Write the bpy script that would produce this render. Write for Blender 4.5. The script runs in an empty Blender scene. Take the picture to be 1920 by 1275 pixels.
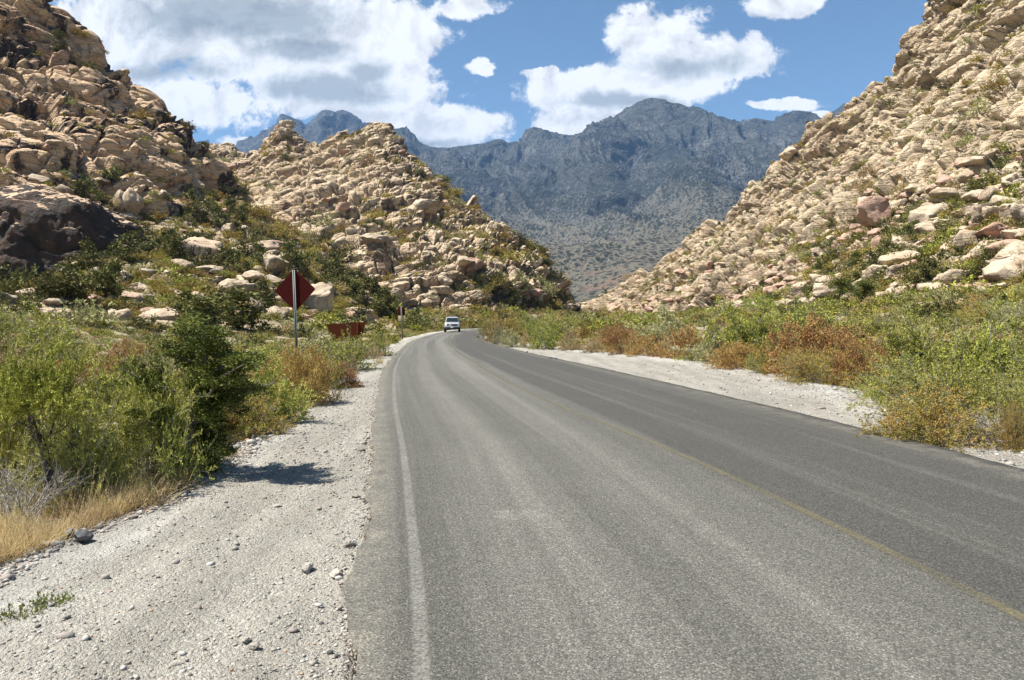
import bpy, math, random
import numpy as np
from mathutils import Vector, Matrix
SC = bpy.context.scene
COL = SC.collection
F, HZ, EYE = 1400.0, 597.0, 1.6          # focal length in px of a 1920 px frame, horizon row, eye height

# ------------------------------------------------------------------ camera, sky, sun
cam = bpy.data.cameras.new("camera"); camo = bpy.data.objects.new("camera", cam); COL.objects.link(camo)
camo.location = (0, 0, EYE); camo.rotation_euler = (math.radians(90), 0, 0)
cam.sensor_width = 36; cam.lens = 36*F/1920; cam.shift_y = -(637.5-HZ)/1920
cam.clip_start = 0.1; cam.clip_end = 30000
SC.camera = camo
SC.view_settings.view_transform = 'Standard'; SC.view_settings.look = 'None'
SC.view_settings.exposure = 1.25; SC.view_settings.gamma = 1
SC.cycles.max_bounces = 6; SC.cycles.diffuse_bounces = 3; SC.cycles.transparent_max_bounces = 8
SC.cycles.volume_bounces = 0

SUN_AZ = Vector((-0.97, -0.22)).normalized(); SUN_EL = math.radians(58)
sdir = Vector((SUN_AZ.x*math.cos(SUN_EL), SUN_AZ.y*math.cos(SUN_EL), math.sin(SUN_EL)))
sun = bpy.data.lights.new("sun", 'SUN'); suno = bpy.data.objects.new("sun", sun); COL.objects.link(suno)
sun.energy = 5.0; sun.angle = math.radians(0.5); sun.color = (1, 0.955, 0.88)
suno.rotation_euler = sdir.to_track_quat('Z', 'Y').to_euler(); suno.location = (0, 0, 60)


class NT:
    """small helper for node trees"""
    def __init__(s, tree): s.t = tree; s.n = tree.nodes; s.l = tree.links
    def new(s, typ, **kw):
        n = s.n.new(typ)
        for k, v in kw.items(): setattr(n, k, v)
        return n
    def link(s, a, b): s.l.new(a, b)
    def put(s, sock, v):
        if isinstance(v, bpy.types.NodeSocket): s.l.new(v, sock)
        elif v is not None:
            if isinstance(v, (tuple, list)) and len(v) == 3 and sock.type == 'RGBA': v = (*v, 1)
            sock.default_value = v
    def math(s, op, a, b=None, c=None, clamp=False):
        n = s.new('ShaderNodeMath', operation=op); n.use_clamp = clamp
        s.put(n.inputs[0], a)
        if b is not None: s.put(n.inputs[1], b)
        if c is not None: s.put(n.inputs[2], c)
        return n.outputs[0]
    def vmath(s, op, a, b=None, scale=None):
        n = s.new('ShaderNodeVectorMath', operation=op); s.put(n.inputs[0], a)
        if b is not None: s.put(n.inputs[1], b)
        if scale is not None: s.put(n.inputs['Scale'], scale)
        return n.outputs['Value'] if op in ('LENGTH', 'DISTANCE', 'DOT_PRODUCT') else n.outputs[0]
    def noise(s, vec, scale, detail=4, rough=0.55, dist=0.0, col=False, dim='3D'):
        n = s.new('ShaderNodeTexNoise'); n.noise_dimensions = dim
        s.put(n.inputs['Vector'], vec); n.inputs['Scale'].default_value = scale
        n.inputs['Detail'].default_value = detail; n.inputs['Roughness'].default_value = rough
        n.inputs['Distortion'].default_value = dist
        return n.outputs['Color'] if col else n.outputs['Fac']
    def voro(s, vec, scale, out='Distance', feat='F1', rnd=1.0):
        n = s.new('ShaderNodeTexVoronoi'); n.feature = feat
        s.put(n.inputs['Vector'], vec); n.inputs['Scale'].default_value = scale; n.inputs['Randomness'].default_value = rnd
        return n.outputs[out]
    def ramp(s, fac, stops, interp='LINEAR'):
        n = s.new('ShaderNodeValToRGB'); s.put(n.inputs[0], fac); r = n.color_ramp; r.interpolation = interp
        while len(r.elements) < len(stops): r.elements.new(0.5)
        for e, (p, c) in zip(r.elements, stops):
            e.position = p
            if not isinstance(c, (tuple, list)): c = (c, c, c)
            e.color = (*c[:3], 1)
        return n.outputs[0]
    def step(s, v, a, b, o0=0.0, o1=1.0):
        n = s.new('ShaderNodeMapRange'); n.interpolation_type = 'SMOOTHSTEP'; s.put(n.inputs[0], v)
        n.inputs[1].default_value = a; n.inputs[2].default_value = b; n.inputs[3].default_value = o0; n.inputs[4].default_value = o1
        return n.outputs[0]
    def mix(s, fac, a, b, mode='MIX'):
        n = s.new('ShaderNodeMix'); n.data_type = 'RGBA'; n.blend_type = mode
        s.put(n.inputs[0], fac); s.put(n.inputs[6], a); s.put(n.inputs[7], b)
        return n.outputs[2]
    def mapping(s, vec, loc=(0, 0, 0), rot=(0, 0, 0), scale=(1, 1, 1)):
        n = s.new('ShaderNodeMapping'); s.put(n.inputs[0], vec)
        n.inputs[1].default_value = loc; n.inputs[2].default_value = rot; n.inputs[3].default_value = scale
        return n.outputs[0]
    def comb(s, x, y, z):
        n = s.new('ShaderNodeCombineXYZ'); s.put(n.inputs[0], x); s.put(n.inputs[1], y); s.put(n.inputs[2], z); return n.outputs[0]
    def sep(s, v):
        n = s.new('ShaderNodeSeparateXYZ'); s.put(n.inputs[0], v); return n.outputs


W = bpy.data.worlds.new("World"); SC.world = W; W.use_nodes = True
w = NT(W.node_tree); w.n.clear()
sky = w.new('ShaderNodeTexSky', sky_type='NISHITA'); sky.sun_disc = False
sky.sun_elevation = SUN_EL; sky.sun_rotation = math.atan2(SUN_AZ.x, SUN_AZ.y)
sky.altitude = 1200; sky.air_density = 1.0; sky.dust_density = 0.3; sky.ozone_density = 2.0
bg = w.new('ShaderNodeBackground'); bg.inputs[1].default_value = 0.052
w.link(w.mix(1.0, sky.outputs[0], (0.94, 1.08, 1.06), 'MULTIPLY'), bg.inputs[0])
dirv = w.new('ShaderNodeTexCoord').outputs['Generated']
sx, sy, sz = w.sep(dirv)
inv = w.math('DIVIDE', 1.0, w.math('MAXIMUM', w.math('ABSOLUTE', sy), 0.05))
U = w.math('MULTIPLY', sx, inv); V = w.math('MULTIPLY', sz, inv)
uv0 = w.comb(U, V, w.math('MULTIPLY', w.math('SIGN', sy), 3.0))
wob = w.vmath('SCALE', w.vmath('SUBTRACT', w.noise(uv0, 6.0, 5, 0.6, col=True), (0.5, 0.5, 0.5)), scale=0.07)
uv = w.vmath('ADD', uv0, wob)
def blob(c, vec):                       # one cloud puff: centre and radii as seen from the valley, in degrees of slope
    x, y, rx, ry = c
    m = w.mapping(vec, loc=(-(x-960)/F/(rx/F), -(HZ-y)/F/(ry/F), 0), scale=(F/rx, F/ry, 0))
    return w.math('SUBTRACT', 1.0, w.vmath('LENGTH', m))
def blobs(lst, vec):
    o = None
    for c in lst:
        b = blob(c, vec); o = b if o is None else w.math('SMOOTH_MAX', o, b, 0.15)
    return o
puffs = [(450, 50, 400, 120), (700, 60, 190, 80), (880, 10, 80, 30), (650, 150, 220, 85), (220, 60, 190, 110), (360, 195, 175, 62), (560, 120, 130, 50),
         (740, 215, 110, 50), (850, 235, 140, 50), (480, 272, 70, 22), (760, 265, 160, 25),
         (1235, 75, 105, 75), (1340, 105, 160, 52), (1130, 165, 170, 42), (1250, 150, 130, 42), (1080, 220, 110, 38), (1400, 108, 95, 36),
         (1480, 14, 78, 38), (1450, 204, 92, 13), (1500, 195, 40, 12), (900, 118, 30, 15), (1010, 130, 34, 10), (1530, 222, 20, 8)]
gray = [(420, 34, 270, 62), (330, 120, 170, 30), (610, 165, 150, 34), (690, 130, 60, 30), (1290, 112, 130, 40), (1180, 180, 150, 16), (800, 268, 150, 16), (240, 215, 70, 26), (560, 90, 130, 30)]
fb = w.noise(uv0, 8.0, 10, 0.62, 0.4)
fine = w.noise(uv0, 30.0, 8, 0.68, 0.5)
nz = w.math('ADD', w.math('MULTIPLY', w.math('SUBTRACT', fb, 0.5), 1.7), w.math('MULTIPLY', w.math('SUBTRACT', fine, 0.5), 1.05))
front = blobs(puffs, uv)
gen = w.math('SUBTRACT', w.noise(uv0, 2.2, 6, 0.6), 0.70)         # scattered clouds in the rest of the sky
side = w.step(w.math('MAXIMUM', w.math('ABSOLUTE', U), w.math('MULTIPLY', sy, -40.0)), 0.75, 1.0)
field = w.math('ADD', w.math('MAXIMUM', front, w.math('SUBTRACT', w.math('MULTIPLY', gen, 3.0), w.math('MULTIPLY', w.math('SUBTRACT', 1.0, side), 5.0))), nz)
dens = w.step(field, 0.0, 0.27)
gf = w.math('ADD', blobs(gray, uv), w.math('MULTIPLY', nz, 1.15))
shade = w.step(gf, -0.05, 0.80)
# relief: difference of the field towards the sun side
fb2 = w.noise(w.vmath('ADD', uv0, (-0.014, 0.018, 0)), 8.0, 10, 0.62, 0.4)
rel = w.math('SUBTRACT', fb, fb2)
lum = w.math('ADD', 1.08, w.math('MULTIPLY', rel, 2.6))
lum = w.math('MINIMUM', w.math('MAXIMUM', lum, 0.78), 1.12)
lum = w.math('MULTIPLY', lum, w.math('SUBTRACT', 1.0, w.math('MULTIPLY', shade, 0.52)))
ccol = w.mix(shade, (1.0, 1.0, 1.0), (0.90, 0.98, 1.0))
bg2 = w.new('ShaderNodeBackground'); w.link(ccol, bg2.inputs[0]); w.link(w.math('MULTIPLY', lum, 0.43), bg2.inputs[1])
mx = w.new('ShaderNodeMixShader'); w.link(dens, mx.inputs[0]); w.link(bg.outputs[0], mx.inputs[1]); w.link(bg2.outputs[0], mx.inputs[2])
wo = w.new('ShaderNodeOutputWorld'); w.link(mx.outputs[0], wo.inputs[0])

# ------------------------------------------------------------------ numeric helpers
rng = np.random.default_rng(7)
def PX(x, y, d): return np.array(((x-960)/F*d, d, EYE+(HZ-y)/F*d))
def ihash(ix, iy, iz, s):
    h = (ix.astype(np.uint32)*np.uint32(73856093)) ^ (iy.astype(np.uint32)*np.uint32(19349663)) ^ (iz.astype(np.uint32)*np.uint32(83492791)) ^ np.uint32((s*2654435761) & 0xffffffff)
    h ^= h >> np.uint32(15); h *= np.uint32(2246822519); h ^= h >> np.uint32(13); h *= np.uint32(3266489917); h ^= h >> np.uint32(16)
    return h
def h01(h): return (h & np.uint32(0xffffff)).astype(np.float32)/np.float32(16777216)
def rehash(h): 
    h = h*np.uint32(1664525)+np.uint32(1013904223); h ^= h >> np.uint32(16); h *= np.uint32(2246822519); h ^= h >> np.uint32(13); return h
def worley(P, s=0):
    """F1, F2 and a random value of the nearest cell for points P (n,3)"""
    P = P.astype(np.float32); I = np.floor(P).astype(np.int64); f = P-I
    n = len(P); F1 = np.full(n, 9, np.float32); F2 = np.full(n, 9, np.float32); C = np.zeros(n, np.float32); TL = np.zeros(n, np.float32)
    for dx in (-1, 0, 1):
        for dy in (-1, 0, 1):
            for dz in (-1, 0, 1):
                h = ihash(I[:, 0]+dx, I[:, 1]+dy, I[:, 2]+dz, s)
                a = h01(h); h = rehash(h); b = h01(h); h = rehash(h); c = h01(h)
                d = np.sqrt((dx+a-f[:, 0])**2+(dy+b-f[:, 1])**2+(dz+c-f[:, 2])**2)
                cl = d < F1; h = rehash(h); r1 = h01(h)-0.5; h = rehash(h); r2 = h01(h)-0.5; h = rehash(h); r3 = h01(h)-0.5
                TL = np.where(cl, (dx+a-f[:, 0])*r1+(dy+b-f[:, 1])*r2+(dz+c-f[:, 2])*r3, TL)
                F2 = np.where(cl, F1, np.minimum(F2, d)); C = np.where(cl, h01(rehash(h)), C); F1 = np.where(cl, d, F1)
    worley.tilt = TL
    return F1, F2, C
def vnoise(P, s=0):
    P = P.astype(np.float32); I = np.floor(P).astype(np.int64); f = P-I; u = f*f*(3-2*f)
    o = 0
    for dx in (0, 1):
        for dy in (0, 1):
            for dz in (0, 1):
                wgt = (u[:, 0] if dx else 1-u[:, 0])*(u[:, 1] if dy else 1-u[:, 1])*(u[:, 2] if dz else 1-u[:, 2])
                o = o+wgt*h01(ihash(I[:, 0]+dx, I[:, 1]+dy, I[:, 2]+dz, s))
    return o*2-1
def fbm(P, s=0, octv=4, gain=0.5):
    o = 0; a = 1.0
    for k in range(octv): o = o+a*vnoise(P*(2.03**k)+k*17.3, s+k); a *= gain
    return o
def sst(x, a, b): t = np.clip((x-a)/(b-a), 0, 1); return t*t*(3-2*t)

def mesh_from(name, Vt, quads=None, tris=None, uvs=None, attrs=None, smooth=False):
    me = bpy.data.meshes.new(name)
    Vt = np.ascontiguousarray(Vt, np.float32); me.vertices.add(len(Vt)); me.vertices.foreach_set('co', Vt.ravel())
    li, tot = [], []
    if quads is not None and len(quads): li.append(np.asarray(quads).ravel()); tot.append(np.full(len(quads), 4))
    if tris is not None and len(tris): li.append(np.asarray(tris).ravel()); tot.append(np.full(len(tris), 3))
    li = np.concatenate(li).astype(np.int32); tot = np.concatenate(tot).astype(np.int32)
    st = np.concatenate(([0], np.cumsum(tot)[:-1])).astype(np.int32)
    me.loops.add(len(li)); me.loops.foreach_set('vertex_index', li)
    me.polygons.add(len(tot)); me.polygons.foreach_set('loop_start', st); me.polygons.foreach_set('loop_total', tot)
    if smooth: me.polygons.foreach_set('use_smooth', np.ones(len(tot), bool))
    me.update(calc_edges=True)
    if uvs is not None:
        l = me.uv_layers.new(name='UVMap'); l.data.foreach_set('uv', np.asarray(uvs, np.float32)[li].ravel())
    for k, a in (attrs or {}).items():
        at = me.attributes.new(k, 'FLOAT', 'POINT'); at.data.foreach_set('value', np.asarray(a, np.float32))
    return me
def grid_faces(nu, nv):      # vertices indexed i*nv+j
    i, j = np.meshgrid(np.arange(nu-1), np.arange(nv-1), indexing='ij'); a = (i*nv+j).ravel()
    return np.stack([a, a+nv, a+nv+1, a+1], 1)
def tag(o, label=None, cat=None, group=None, kind=None):
    if label: o['label'] = label
    if cat: o['category'] = cat
    if group: o['group'] = group
    if kind: o['kind'] = kind
    return o
def link(name, me, mat=None, parent=None):
    o = bpy.data.objects.new(name, me); COL.objects.link(o)
    if mat is not None and not me.materials: me.materials.append(mat)
    if parent is not None: o.parent = parent
    return o
def empty(name, loc, rz=0, sc=(1, 1, 1)):
    o = bpy.data.objects.new(name, None); COL.objects.link(o); o.location = loc; o.rotation_euler = (0, 0, rz); o.scale = sc; return o
class MB:
    """collects simple shapes into one mesh"""
    def __init__(s): s.v = []; s.q = []; s.t = []; s.n = 0
    def add(s, V, q=None, t=None):
        V = np.asarray(V, float)
        if q is not None: s.q.append(np.asarray(q)+s.n)
        if t is not None: s.t.append(np.asarray(t)+s.n)
        s.v.append(V); s.n += len(V); return s
    def box(s, c, d, rot=None):
        c = np.array(c); d = np.array(d)/2
        V = np.array([(x, y, z) for x in (-1, 1) for y in (-1, 1) for z in (-1, 1)])*d
        if rot is not None: V = V@np.array(rot).T
        return s.add(V+c, [(0, 1, 3, 2), (4, 6, 7, 5), (0, 4, 5, 1), (2, 3, 7, 6), (0, 2, 6, 4), (1, 5, 7, 3)])
    def loft(s, rings, cap=True):
        k = len(rings[0]); V = np.concatenate([np.asarray(r, float) for r in rings]); q = []
        for a in range(len(rings)-1):
            for b in range(k): q.append((a*k+b, a*k+(b+1) % k, (a+1)*k+(b+1) % k, (a+1)*k+b))
        s.add(V, q)
        if cap:
            for r, o in ((rings[0], 1), (rings[-1], 0)):
                r = np.asarray(r, float); V = np.vstack([r, r.mean(0)]); t = [(b, (b+1) % k, k) if o == 0 else ((b+1) % k, b, k) for b in range(k)]
                s.add(V, t=t)
        return s
    def cyl(s, a, b, r0, r1=None, k=12):
        a = np.array(a, float); b = np.array(b, float); r1 = r0 if r1 is None else r1
        d = (b-a)/np.linalg.norm(b-a); u = np.cross(d, (0.3, 0.5, 0.81)); u /= np.linalg.norm(u); v = np.cross(d, u)
        t = np.arange(k)*2*np.pi/k; c = np.outer(np.cos(t), u)+np.outer(np.sin(t), v)
        return s.loft([a+c*r0, b+c*r1])
    def mesh(s, name, smooth=False):
        return mesh_from(name, np.concatenate(s.v), np.concatenate(s.q) if s.q else None, np.concatenate(s.t) if s.t else None, smooth=smooth)
    def build(s, name, mat, parent=None, bevel=0, smooth=False):
        o = link(name, s.mesh(name, smooth), mat, parent)
        if bevel: b = o.modifiers.new('b', 'BEVEL'); b.width = bevel; b.segments = 2; b.limit_method = 'ANGLE'
        return o

# ------------------------------------------------------------------ materials
def mat(name, rough=0.8):
    m = bpy.data.materials.new(name); m.use_nodes = True; t = NT(m.node_tree)
    b = m.node_tree.nodes['Principled BSDF']; b.inputs['Roughness'].default_value = rough; b.inputs['Specular IOR Level'].default_value = 0.25
    return m, t, b
def plain(name, col, rough=0.6, metal=0.0, var=0.15, scale=8.0, spec=0.4):
    m, t, b = mat(name, rough); tc = t.new('ShaderNodeTexCoord').outputs['Object']
    n = t.noise(tc, scale, 5, 0.6)
    c = t.mix(n, tuple(x*(1-var) for x in col), tuple(min(1, x*(1+var)) for x in col))
    t.link(c, b.inputs['Base Color']); b.inputs['Metallic'].default_value = metal; b.inputs['Specular IOR Level'].default_value = spec
    return m
def bump(t, b, h, strength, dist):
    n = t.new('ShaderNodeBump'); n.inputs['Strength'].default_value = strength; n.inputs['Distance'].default_value = dist
    t.link(h, n.inputs['Height']); t.link(n.outputs[0], b.inputs['Normal'])

def rock_mat(name, light, mid, red, var=0.5, bd=None, soil=(0.30, 0.23, 0.14), scale=1.0, soilamt=0.5, tex='Object', redamt=0.3):
    m, t, b = mat(name, 0.9)
    tc = t.new('ShaderNodeTexCoord').outputs[tex]
    geo = t.new('ShaderNodeNewGeometry')
    at = t.new('ShaderNodeAttribute', attribute_name='tint').outputs['Fac']
    rnd = t.new('ShaderNodeObjectInfo').outputs['Random']
    tc = t.vmath('ADD', tc, t.comb(t.math('MULTIPLY', rnd, 37.0), 0.0, 0.0))
    big = t.noise(tc, 0.035*scale, 4, 0.6)
    med = t.noise(tc, 0.35*scale, 5, 0.62)
    c = t.mix(t.step(t.math('ADD', t.math('MULTIPLY', med, 0.5), t.math('MULTIPLY', at, 0.5)), 0.3, 0.7), mid, light)
    rm = t.math('MULTIPLY', t.step(t.math('ADD', t.math('MULTIPLY', big, 0.6), t.math('MULTIPLY', t.noise(tc, 0.16*scale, 3), 0.4)), 0.5, 0.66), redamt)
    c = t.mix(rm, c, red)
    # thin strata, a little darker
    st = t.mapping(tc, rot=(0, math.radians(22), 0), scale=(0.10*scale, 0.10*scale, 1.6*scale))
    sn = t.noise(st, 1.0, 4, 0.6, 0.4)
    c = t.mix(t.math('MULTIPLY', t.step(sn, 0.52, 0.68), 0.38), c, tuple(x*0.55 for x in mid))
    # desert varnish on the steep faces
    nz = t.sep(geo.outputs['Normal'])[2]
    steep = t.step(nz, 0.85 if var > 0.9 else 0.75, 0.5 if var > 0.9 else 0.25)
    vm = t.step(t.noise(t.mapping(tc, scale=(1, 1, 0.55)), (0.09 if var > 0.9 else 0.14)*scale, 7, 0.70), 0.50 if var > 0.9 else 0.49, 0.57 if var > 0.9 else 0.58)
    c = t.mix(t.math('MULTIPLY', t.math('MULTIPLY', steep, vm), var), c, (0.035, 0.026, 0.022))
    # sand and dry litter lying on the flatter ledges
    sm = t.math('MULTIPLY', t.step(nz, 0.80, 0.93), t.step(t.noise(tc, 0.25*scale, 5, 0.65), 0.47, 0.6))
    c = t.mix(t.math('MULTIPLY', sm, soilamt), c, soil)
    sp = t.noise(tc, 5.0*scale, 4, 0.7)
    c = t.mix(0.5, c, t.mix(sp, tuple(x*0.0+0.5 for x in soil), (1.25, 1.25, 1.25)), 'MULTIPLY')
    c = t.mix(0.0, c, c)
    t.link(c, b.inputs['Base Color'])
    hh = t.math('ADD', t.math('MULTIPLY', t.noise(tc, 1.1*scale, 8, 0.65), 0.7), t.math('MULTIPLY', t.voro(t.mapping(tc, scale=(1, 1, 1.8)), 0.7*scale, feat='DISTANCE_TO_EDGE'), -0.0))
    crack = t.step(t.voro(t.vmath('ADD', t.mapping(tc, scale=(0.6, 0.6, 1.3)), t.vmath('SCALE', t.noise(tc, 0.8*scale, 3, col=True), scale=0.9)), 0.42*scale, feat='DISTANCE_TO_EDGE'), 0.0, 0.06)
    hh = t.math('ADD', t.math('ADD', hh, t.math('MULTIPLY', crack, 0.5)), t.math('MULTIPLY', sn, 1.3))
    bump(t, b, hh, 1.0, bd or 0.55/scale)
    return m
M = {}
M['rock_mid'] = rock_mat('sandstone_mid', (0.58, 0.465, 0.32), (0.40, 0.29, 0.185), (0.34, 0.19, 0.12), 0.6)
M['rock_left'] = rock_mat('sandstone_left', (0.60, 0.43, 0.27), (0.42, 0.28, 0.17), (0.30, 0.15, 0.09), 0.97, redamt=0.5)
M['rock_right'] = rock_mat('sandstone_right', (0.51, 0.415, 0.285), (0.37, 0.275, 0.175), (0.38, 0.21, 0.14), 0.35, redamt=0.25)
M['rock_slope'] = rock_mat('talus_soil', (0.44, 0.34, 0.22), (0.26, 0.21, 0.12), (0.20, 0.15, 0.08), 0.3, soil=(0.12, 0.12, 0.05), soilamt=0.8)
M['boulder'] = rock_mat('boulder_sandstone', (0.50, 0.41, 0.30), (0.38, 0.29, 0.20), (0.36, 0.21, 0.145), 0.5, scale=4.0, soilamt=0.1, redamt=0.35)
M['boulder_streaked'] = None
M['boulder_red'] = rock_mat('boulder_red', (0.48, 0.33, 0.25), (0.40, 0.25, 0.18), (0.32, 0.15, 0.10), 0.4, scale=4.0, soilamt=0.0, redamt=0.5)
M['stone_grey'] = rock_mat('stone_grey', (0.40, 0.365, 0.31), (0.30, 0.27, 0.225), (0.28, 0.25, 0.22), 0.15, bd=0.003, scale=3.0, soilamt=0.0)

def varnish_mat():
    m, t, b = mat('varnished_cliff', 0.75); tc = t.new('ShaderNodeTexCoord').outputs['Object']
    geo = t.new('ShaderNodeNewGeometry'); nz = t.sep(geo.outputs['Normal'])[2]
    c = t.mix(t.noise(tc, 0.3, 5, 0.6), (0.42, 0.28, 0.18), (0.56, 0.42, 0.28))
    str_ = t.noise(t.mapping(tc, scale=(0.5, 0.5, 0.24)), 1.0, 8, 0.72, 0.1)
    f = t.math('ADD', t.math('MULTIPLY', t.step(nz, 0.93, 0.66), 0.42), str_)
    c = t.mix(t.math('MULTIPLY', t.step(f, 0.68, 0.78), 0.96), c, t.mix(t.step(t.noise(tc, 0.5, 4), 0.4, 0.65), (0.011, 0.009, 0.008), (0.05, 0.026, 0.017)))
    t.link(c, b.inputs['Base Color'])
    bump(t, b, t.noise(tc, 1.2, 8, 0.65), 1.0, 0.6)
    return m
M['varnish'] = varnish_mat()
def streaked():
    m, t, b = mat('streaked_boulder', 0.85); tc = t.new('ShaderNodeTexCoord').outputs['Object']; nz = t.sep(t.new('ShaderNodeNewGeometry').outputs['Normal'])[2]
    c = t.mix(t.noise(tc, 3.0, 5, 0.6), (0.40, 0.29, 0.19), (0.54, 0.42, 0.30))
    st = t.noise(t.mapping(tc, scale=(16, 16, 0.8)), 1.0, 3, 0.6)
    c = t.mix(t.math('MULTIPLY', t.math('MULTIPLY', t.step(nz, 0.7, 0.35), t.step(st, 0.5, 0.58)), 0.85), c, (0.09, 0.045, 0.03))
    t.link(c, b.inputs['Base Color']); bump(t, b, t.noise(tc, 5.0, 7, 0.65), 1.0, 0.2); return m
M['boulder_streaked'] = streaked()
def mountain_mat():
    m, t, b = mat('limestone_mountain', 0.95); tc = t.new('ShaderNodeTexCoord').outputs['Object']
    geo = t.new('ShaderNodeNewGeometry'); nz = t.sep(geo.outputs['Normal'])[2]; z = t.sep(tc)[2]
    c = t.mix(t.noise(tc, 0.006, 6, 0.62), (0.052, 0.053, 0.052), (0.105, 0.105, 0.10))  # grey limestone, albedo lowered so the cloud shadow is in the colour
    c = t.mix(t.math('MULTIPLY', t.step(nz, 0.75, 0.45), 0.35), c, (0.15, 0.147, 0.14))
    low = t.step(z, 560, 130)
    c = t.mix(t.math('MULTIPLY', low, 0.75), c, (0.135, 0.118, 0.082))
    red = t.math('MULTIPLY', t.step(z, 110, 20), t.step(t.noise(tc, 0.012, 3), 0.5, 0.6))
    c = t.mix(t.math('MULTIPLY', red, 0.5), c, (0.20, 0.10, 0.06))
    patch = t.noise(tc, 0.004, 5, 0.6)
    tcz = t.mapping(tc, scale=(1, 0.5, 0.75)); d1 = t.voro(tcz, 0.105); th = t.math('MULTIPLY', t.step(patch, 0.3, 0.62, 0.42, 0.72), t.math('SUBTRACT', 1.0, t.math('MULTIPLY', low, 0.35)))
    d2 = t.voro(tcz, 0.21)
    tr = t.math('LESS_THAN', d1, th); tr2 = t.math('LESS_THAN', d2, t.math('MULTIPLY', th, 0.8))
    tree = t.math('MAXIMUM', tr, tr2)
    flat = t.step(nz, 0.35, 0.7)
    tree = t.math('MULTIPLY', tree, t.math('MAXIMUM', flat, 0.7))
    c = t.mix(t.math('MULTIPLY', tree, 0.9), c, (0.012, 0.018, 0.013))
    t.link(c, b.inputs['Base Color'])
    h = t.math('ADD', t.noise(tc, 0.02, 9, 0.68), t.math('MULTIPLY', t.math('SUBTRACT', 0.5, d1), 0.25))
    bump(t, b, h, 1.0, 22.0)
    return m
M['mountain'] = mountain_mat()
def soil_mat():
    m, t, b = mat('desert_soil', 0.95); tc = t.new('ShaderNodeTexCoord').outputs['Object']
    c = t.mix(t.noise(tc, 0.5, 6, 0.65), (0.20, 0.165, 0.11), (0.36, 0.30, 0.21))
    c = t.mix(t.step(t.noise(tc, 1.6, 6, 0.7), 0.5, 0.62), c, (0.17, 0.15, 0.075))
    c = t.mix(0.5, c, t.mix(t.noise(tc, 30.0, 4, 0.7), (0.5, 0.5, 0.5), (1.3, 1.3, 1.3)), 'MULTIPLY')
    t.link(c, b.inputs['Base Color']); bump(t, b, t.noise(tc, 9.0, 8, 0.7), 0.8, 0.06); return m
M['soil'] = soil_mat()
def gravel_mat():
    m, t, b = mat('gravel', 0.95); tc = t.new('ShaderNodeTexCoord').outputs['Object']
    at = t.new('ShaderNodeAttribute', attribute_name='outer').outputs['Fac']
    base = t.mix(t.noise(tc, 1.2, 5, 0.6), (0.255, 0.238, 0.205), (0.345, 0.328, 0.29))
    base = t.mix(t.math('MULTIPLY', t.step(t.math('ADD', at, t.math('MULTIPLY', t.noise(tc, 1.5, 4), 0.5)), 0.75, 1.05), 0.8), base, (0.46, 0.45, 0.425))
    v = t.voro(tc, 55.0, out='Color'); vb = t.sep(v)[0]
    c = t.mix(t.math('MULTIPLY', t.step(vb, 0.7, 1.0), 0.6), base, (0.46, 0.43, 0.38))
    c = t.mix(t.math('MULTIPLY', t.step(vb, 0.18, 0.0), 0.35), c, (0.15, 0.145, 0.135))
    v2 = t.sep(t.voro(tc, 150.0, out='Color'))[1]
    c = t.mix(0.6, c, t.mix(v2, (0.72, 0.72, 0.72), (1.2, 1.19, 1.16)), 'MULTIPLY')
    ruts = t.noise(t.mapping(tc, rot=(0, 0, -0.12), scale=(2.2, 0.25, 1)), 1.0, 5, 0.65)
    c = t.mix(0.8, c, t.mix(t.step(ruts, 0.35, 0.65), (0.80, 0.79, 0.76), (1.14, 1.13, 1.10)), 'MULTIPLY')
    t.link(c, b.inputs['Base Color'])
    h = t.math('ADD', t.math('MULTIPLY', t.voro(tc, 55.0), -0.5), t.math('MULTIPLY', t.voro(tc, 150.0), -0.25))
    h = t.math('ADD', h, t.math('MULTIPLY', t.noise(tc, 12.0, 6, 0.7), 1.2))
    bump(t, b, h, 1.0, 0.03); return m
M['gravel'] = gravel_mat()
def pebble_mat():
    m, t, b = mat('pebbles', 0.9); at = t.new('ShaderNodeAttribute', attribute_name='tint').outputs['Fac']
    tc = t.new('ShaderNodeTexCoord').outputs['Object']
    c = t.ramp(at, [(0.0, (0.06, 0.06, 0.06)), (0.10, (0.24, 0.205, 0.18)), (0.6, (0.34, 0.315, 0.27)), (0.9, (0.46, 0.44, 0.40)), (0.97, (0.36, 0.23, 0.14))])
    c = t.mix(0.5, c, t.mix(t.noise(tc, 60, 4, 0.7), (0.7, 0.7, 0.7), (1.25, 1.25, 1.25)), 'MULTIPLY')
    t.link(c, b.inputs['Base Color']); bump(t, b, t.noise(tc, 90, 4, 0.7), 0.5, 0.01); return m
M['pebble'] = pebble_mat()
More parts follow.
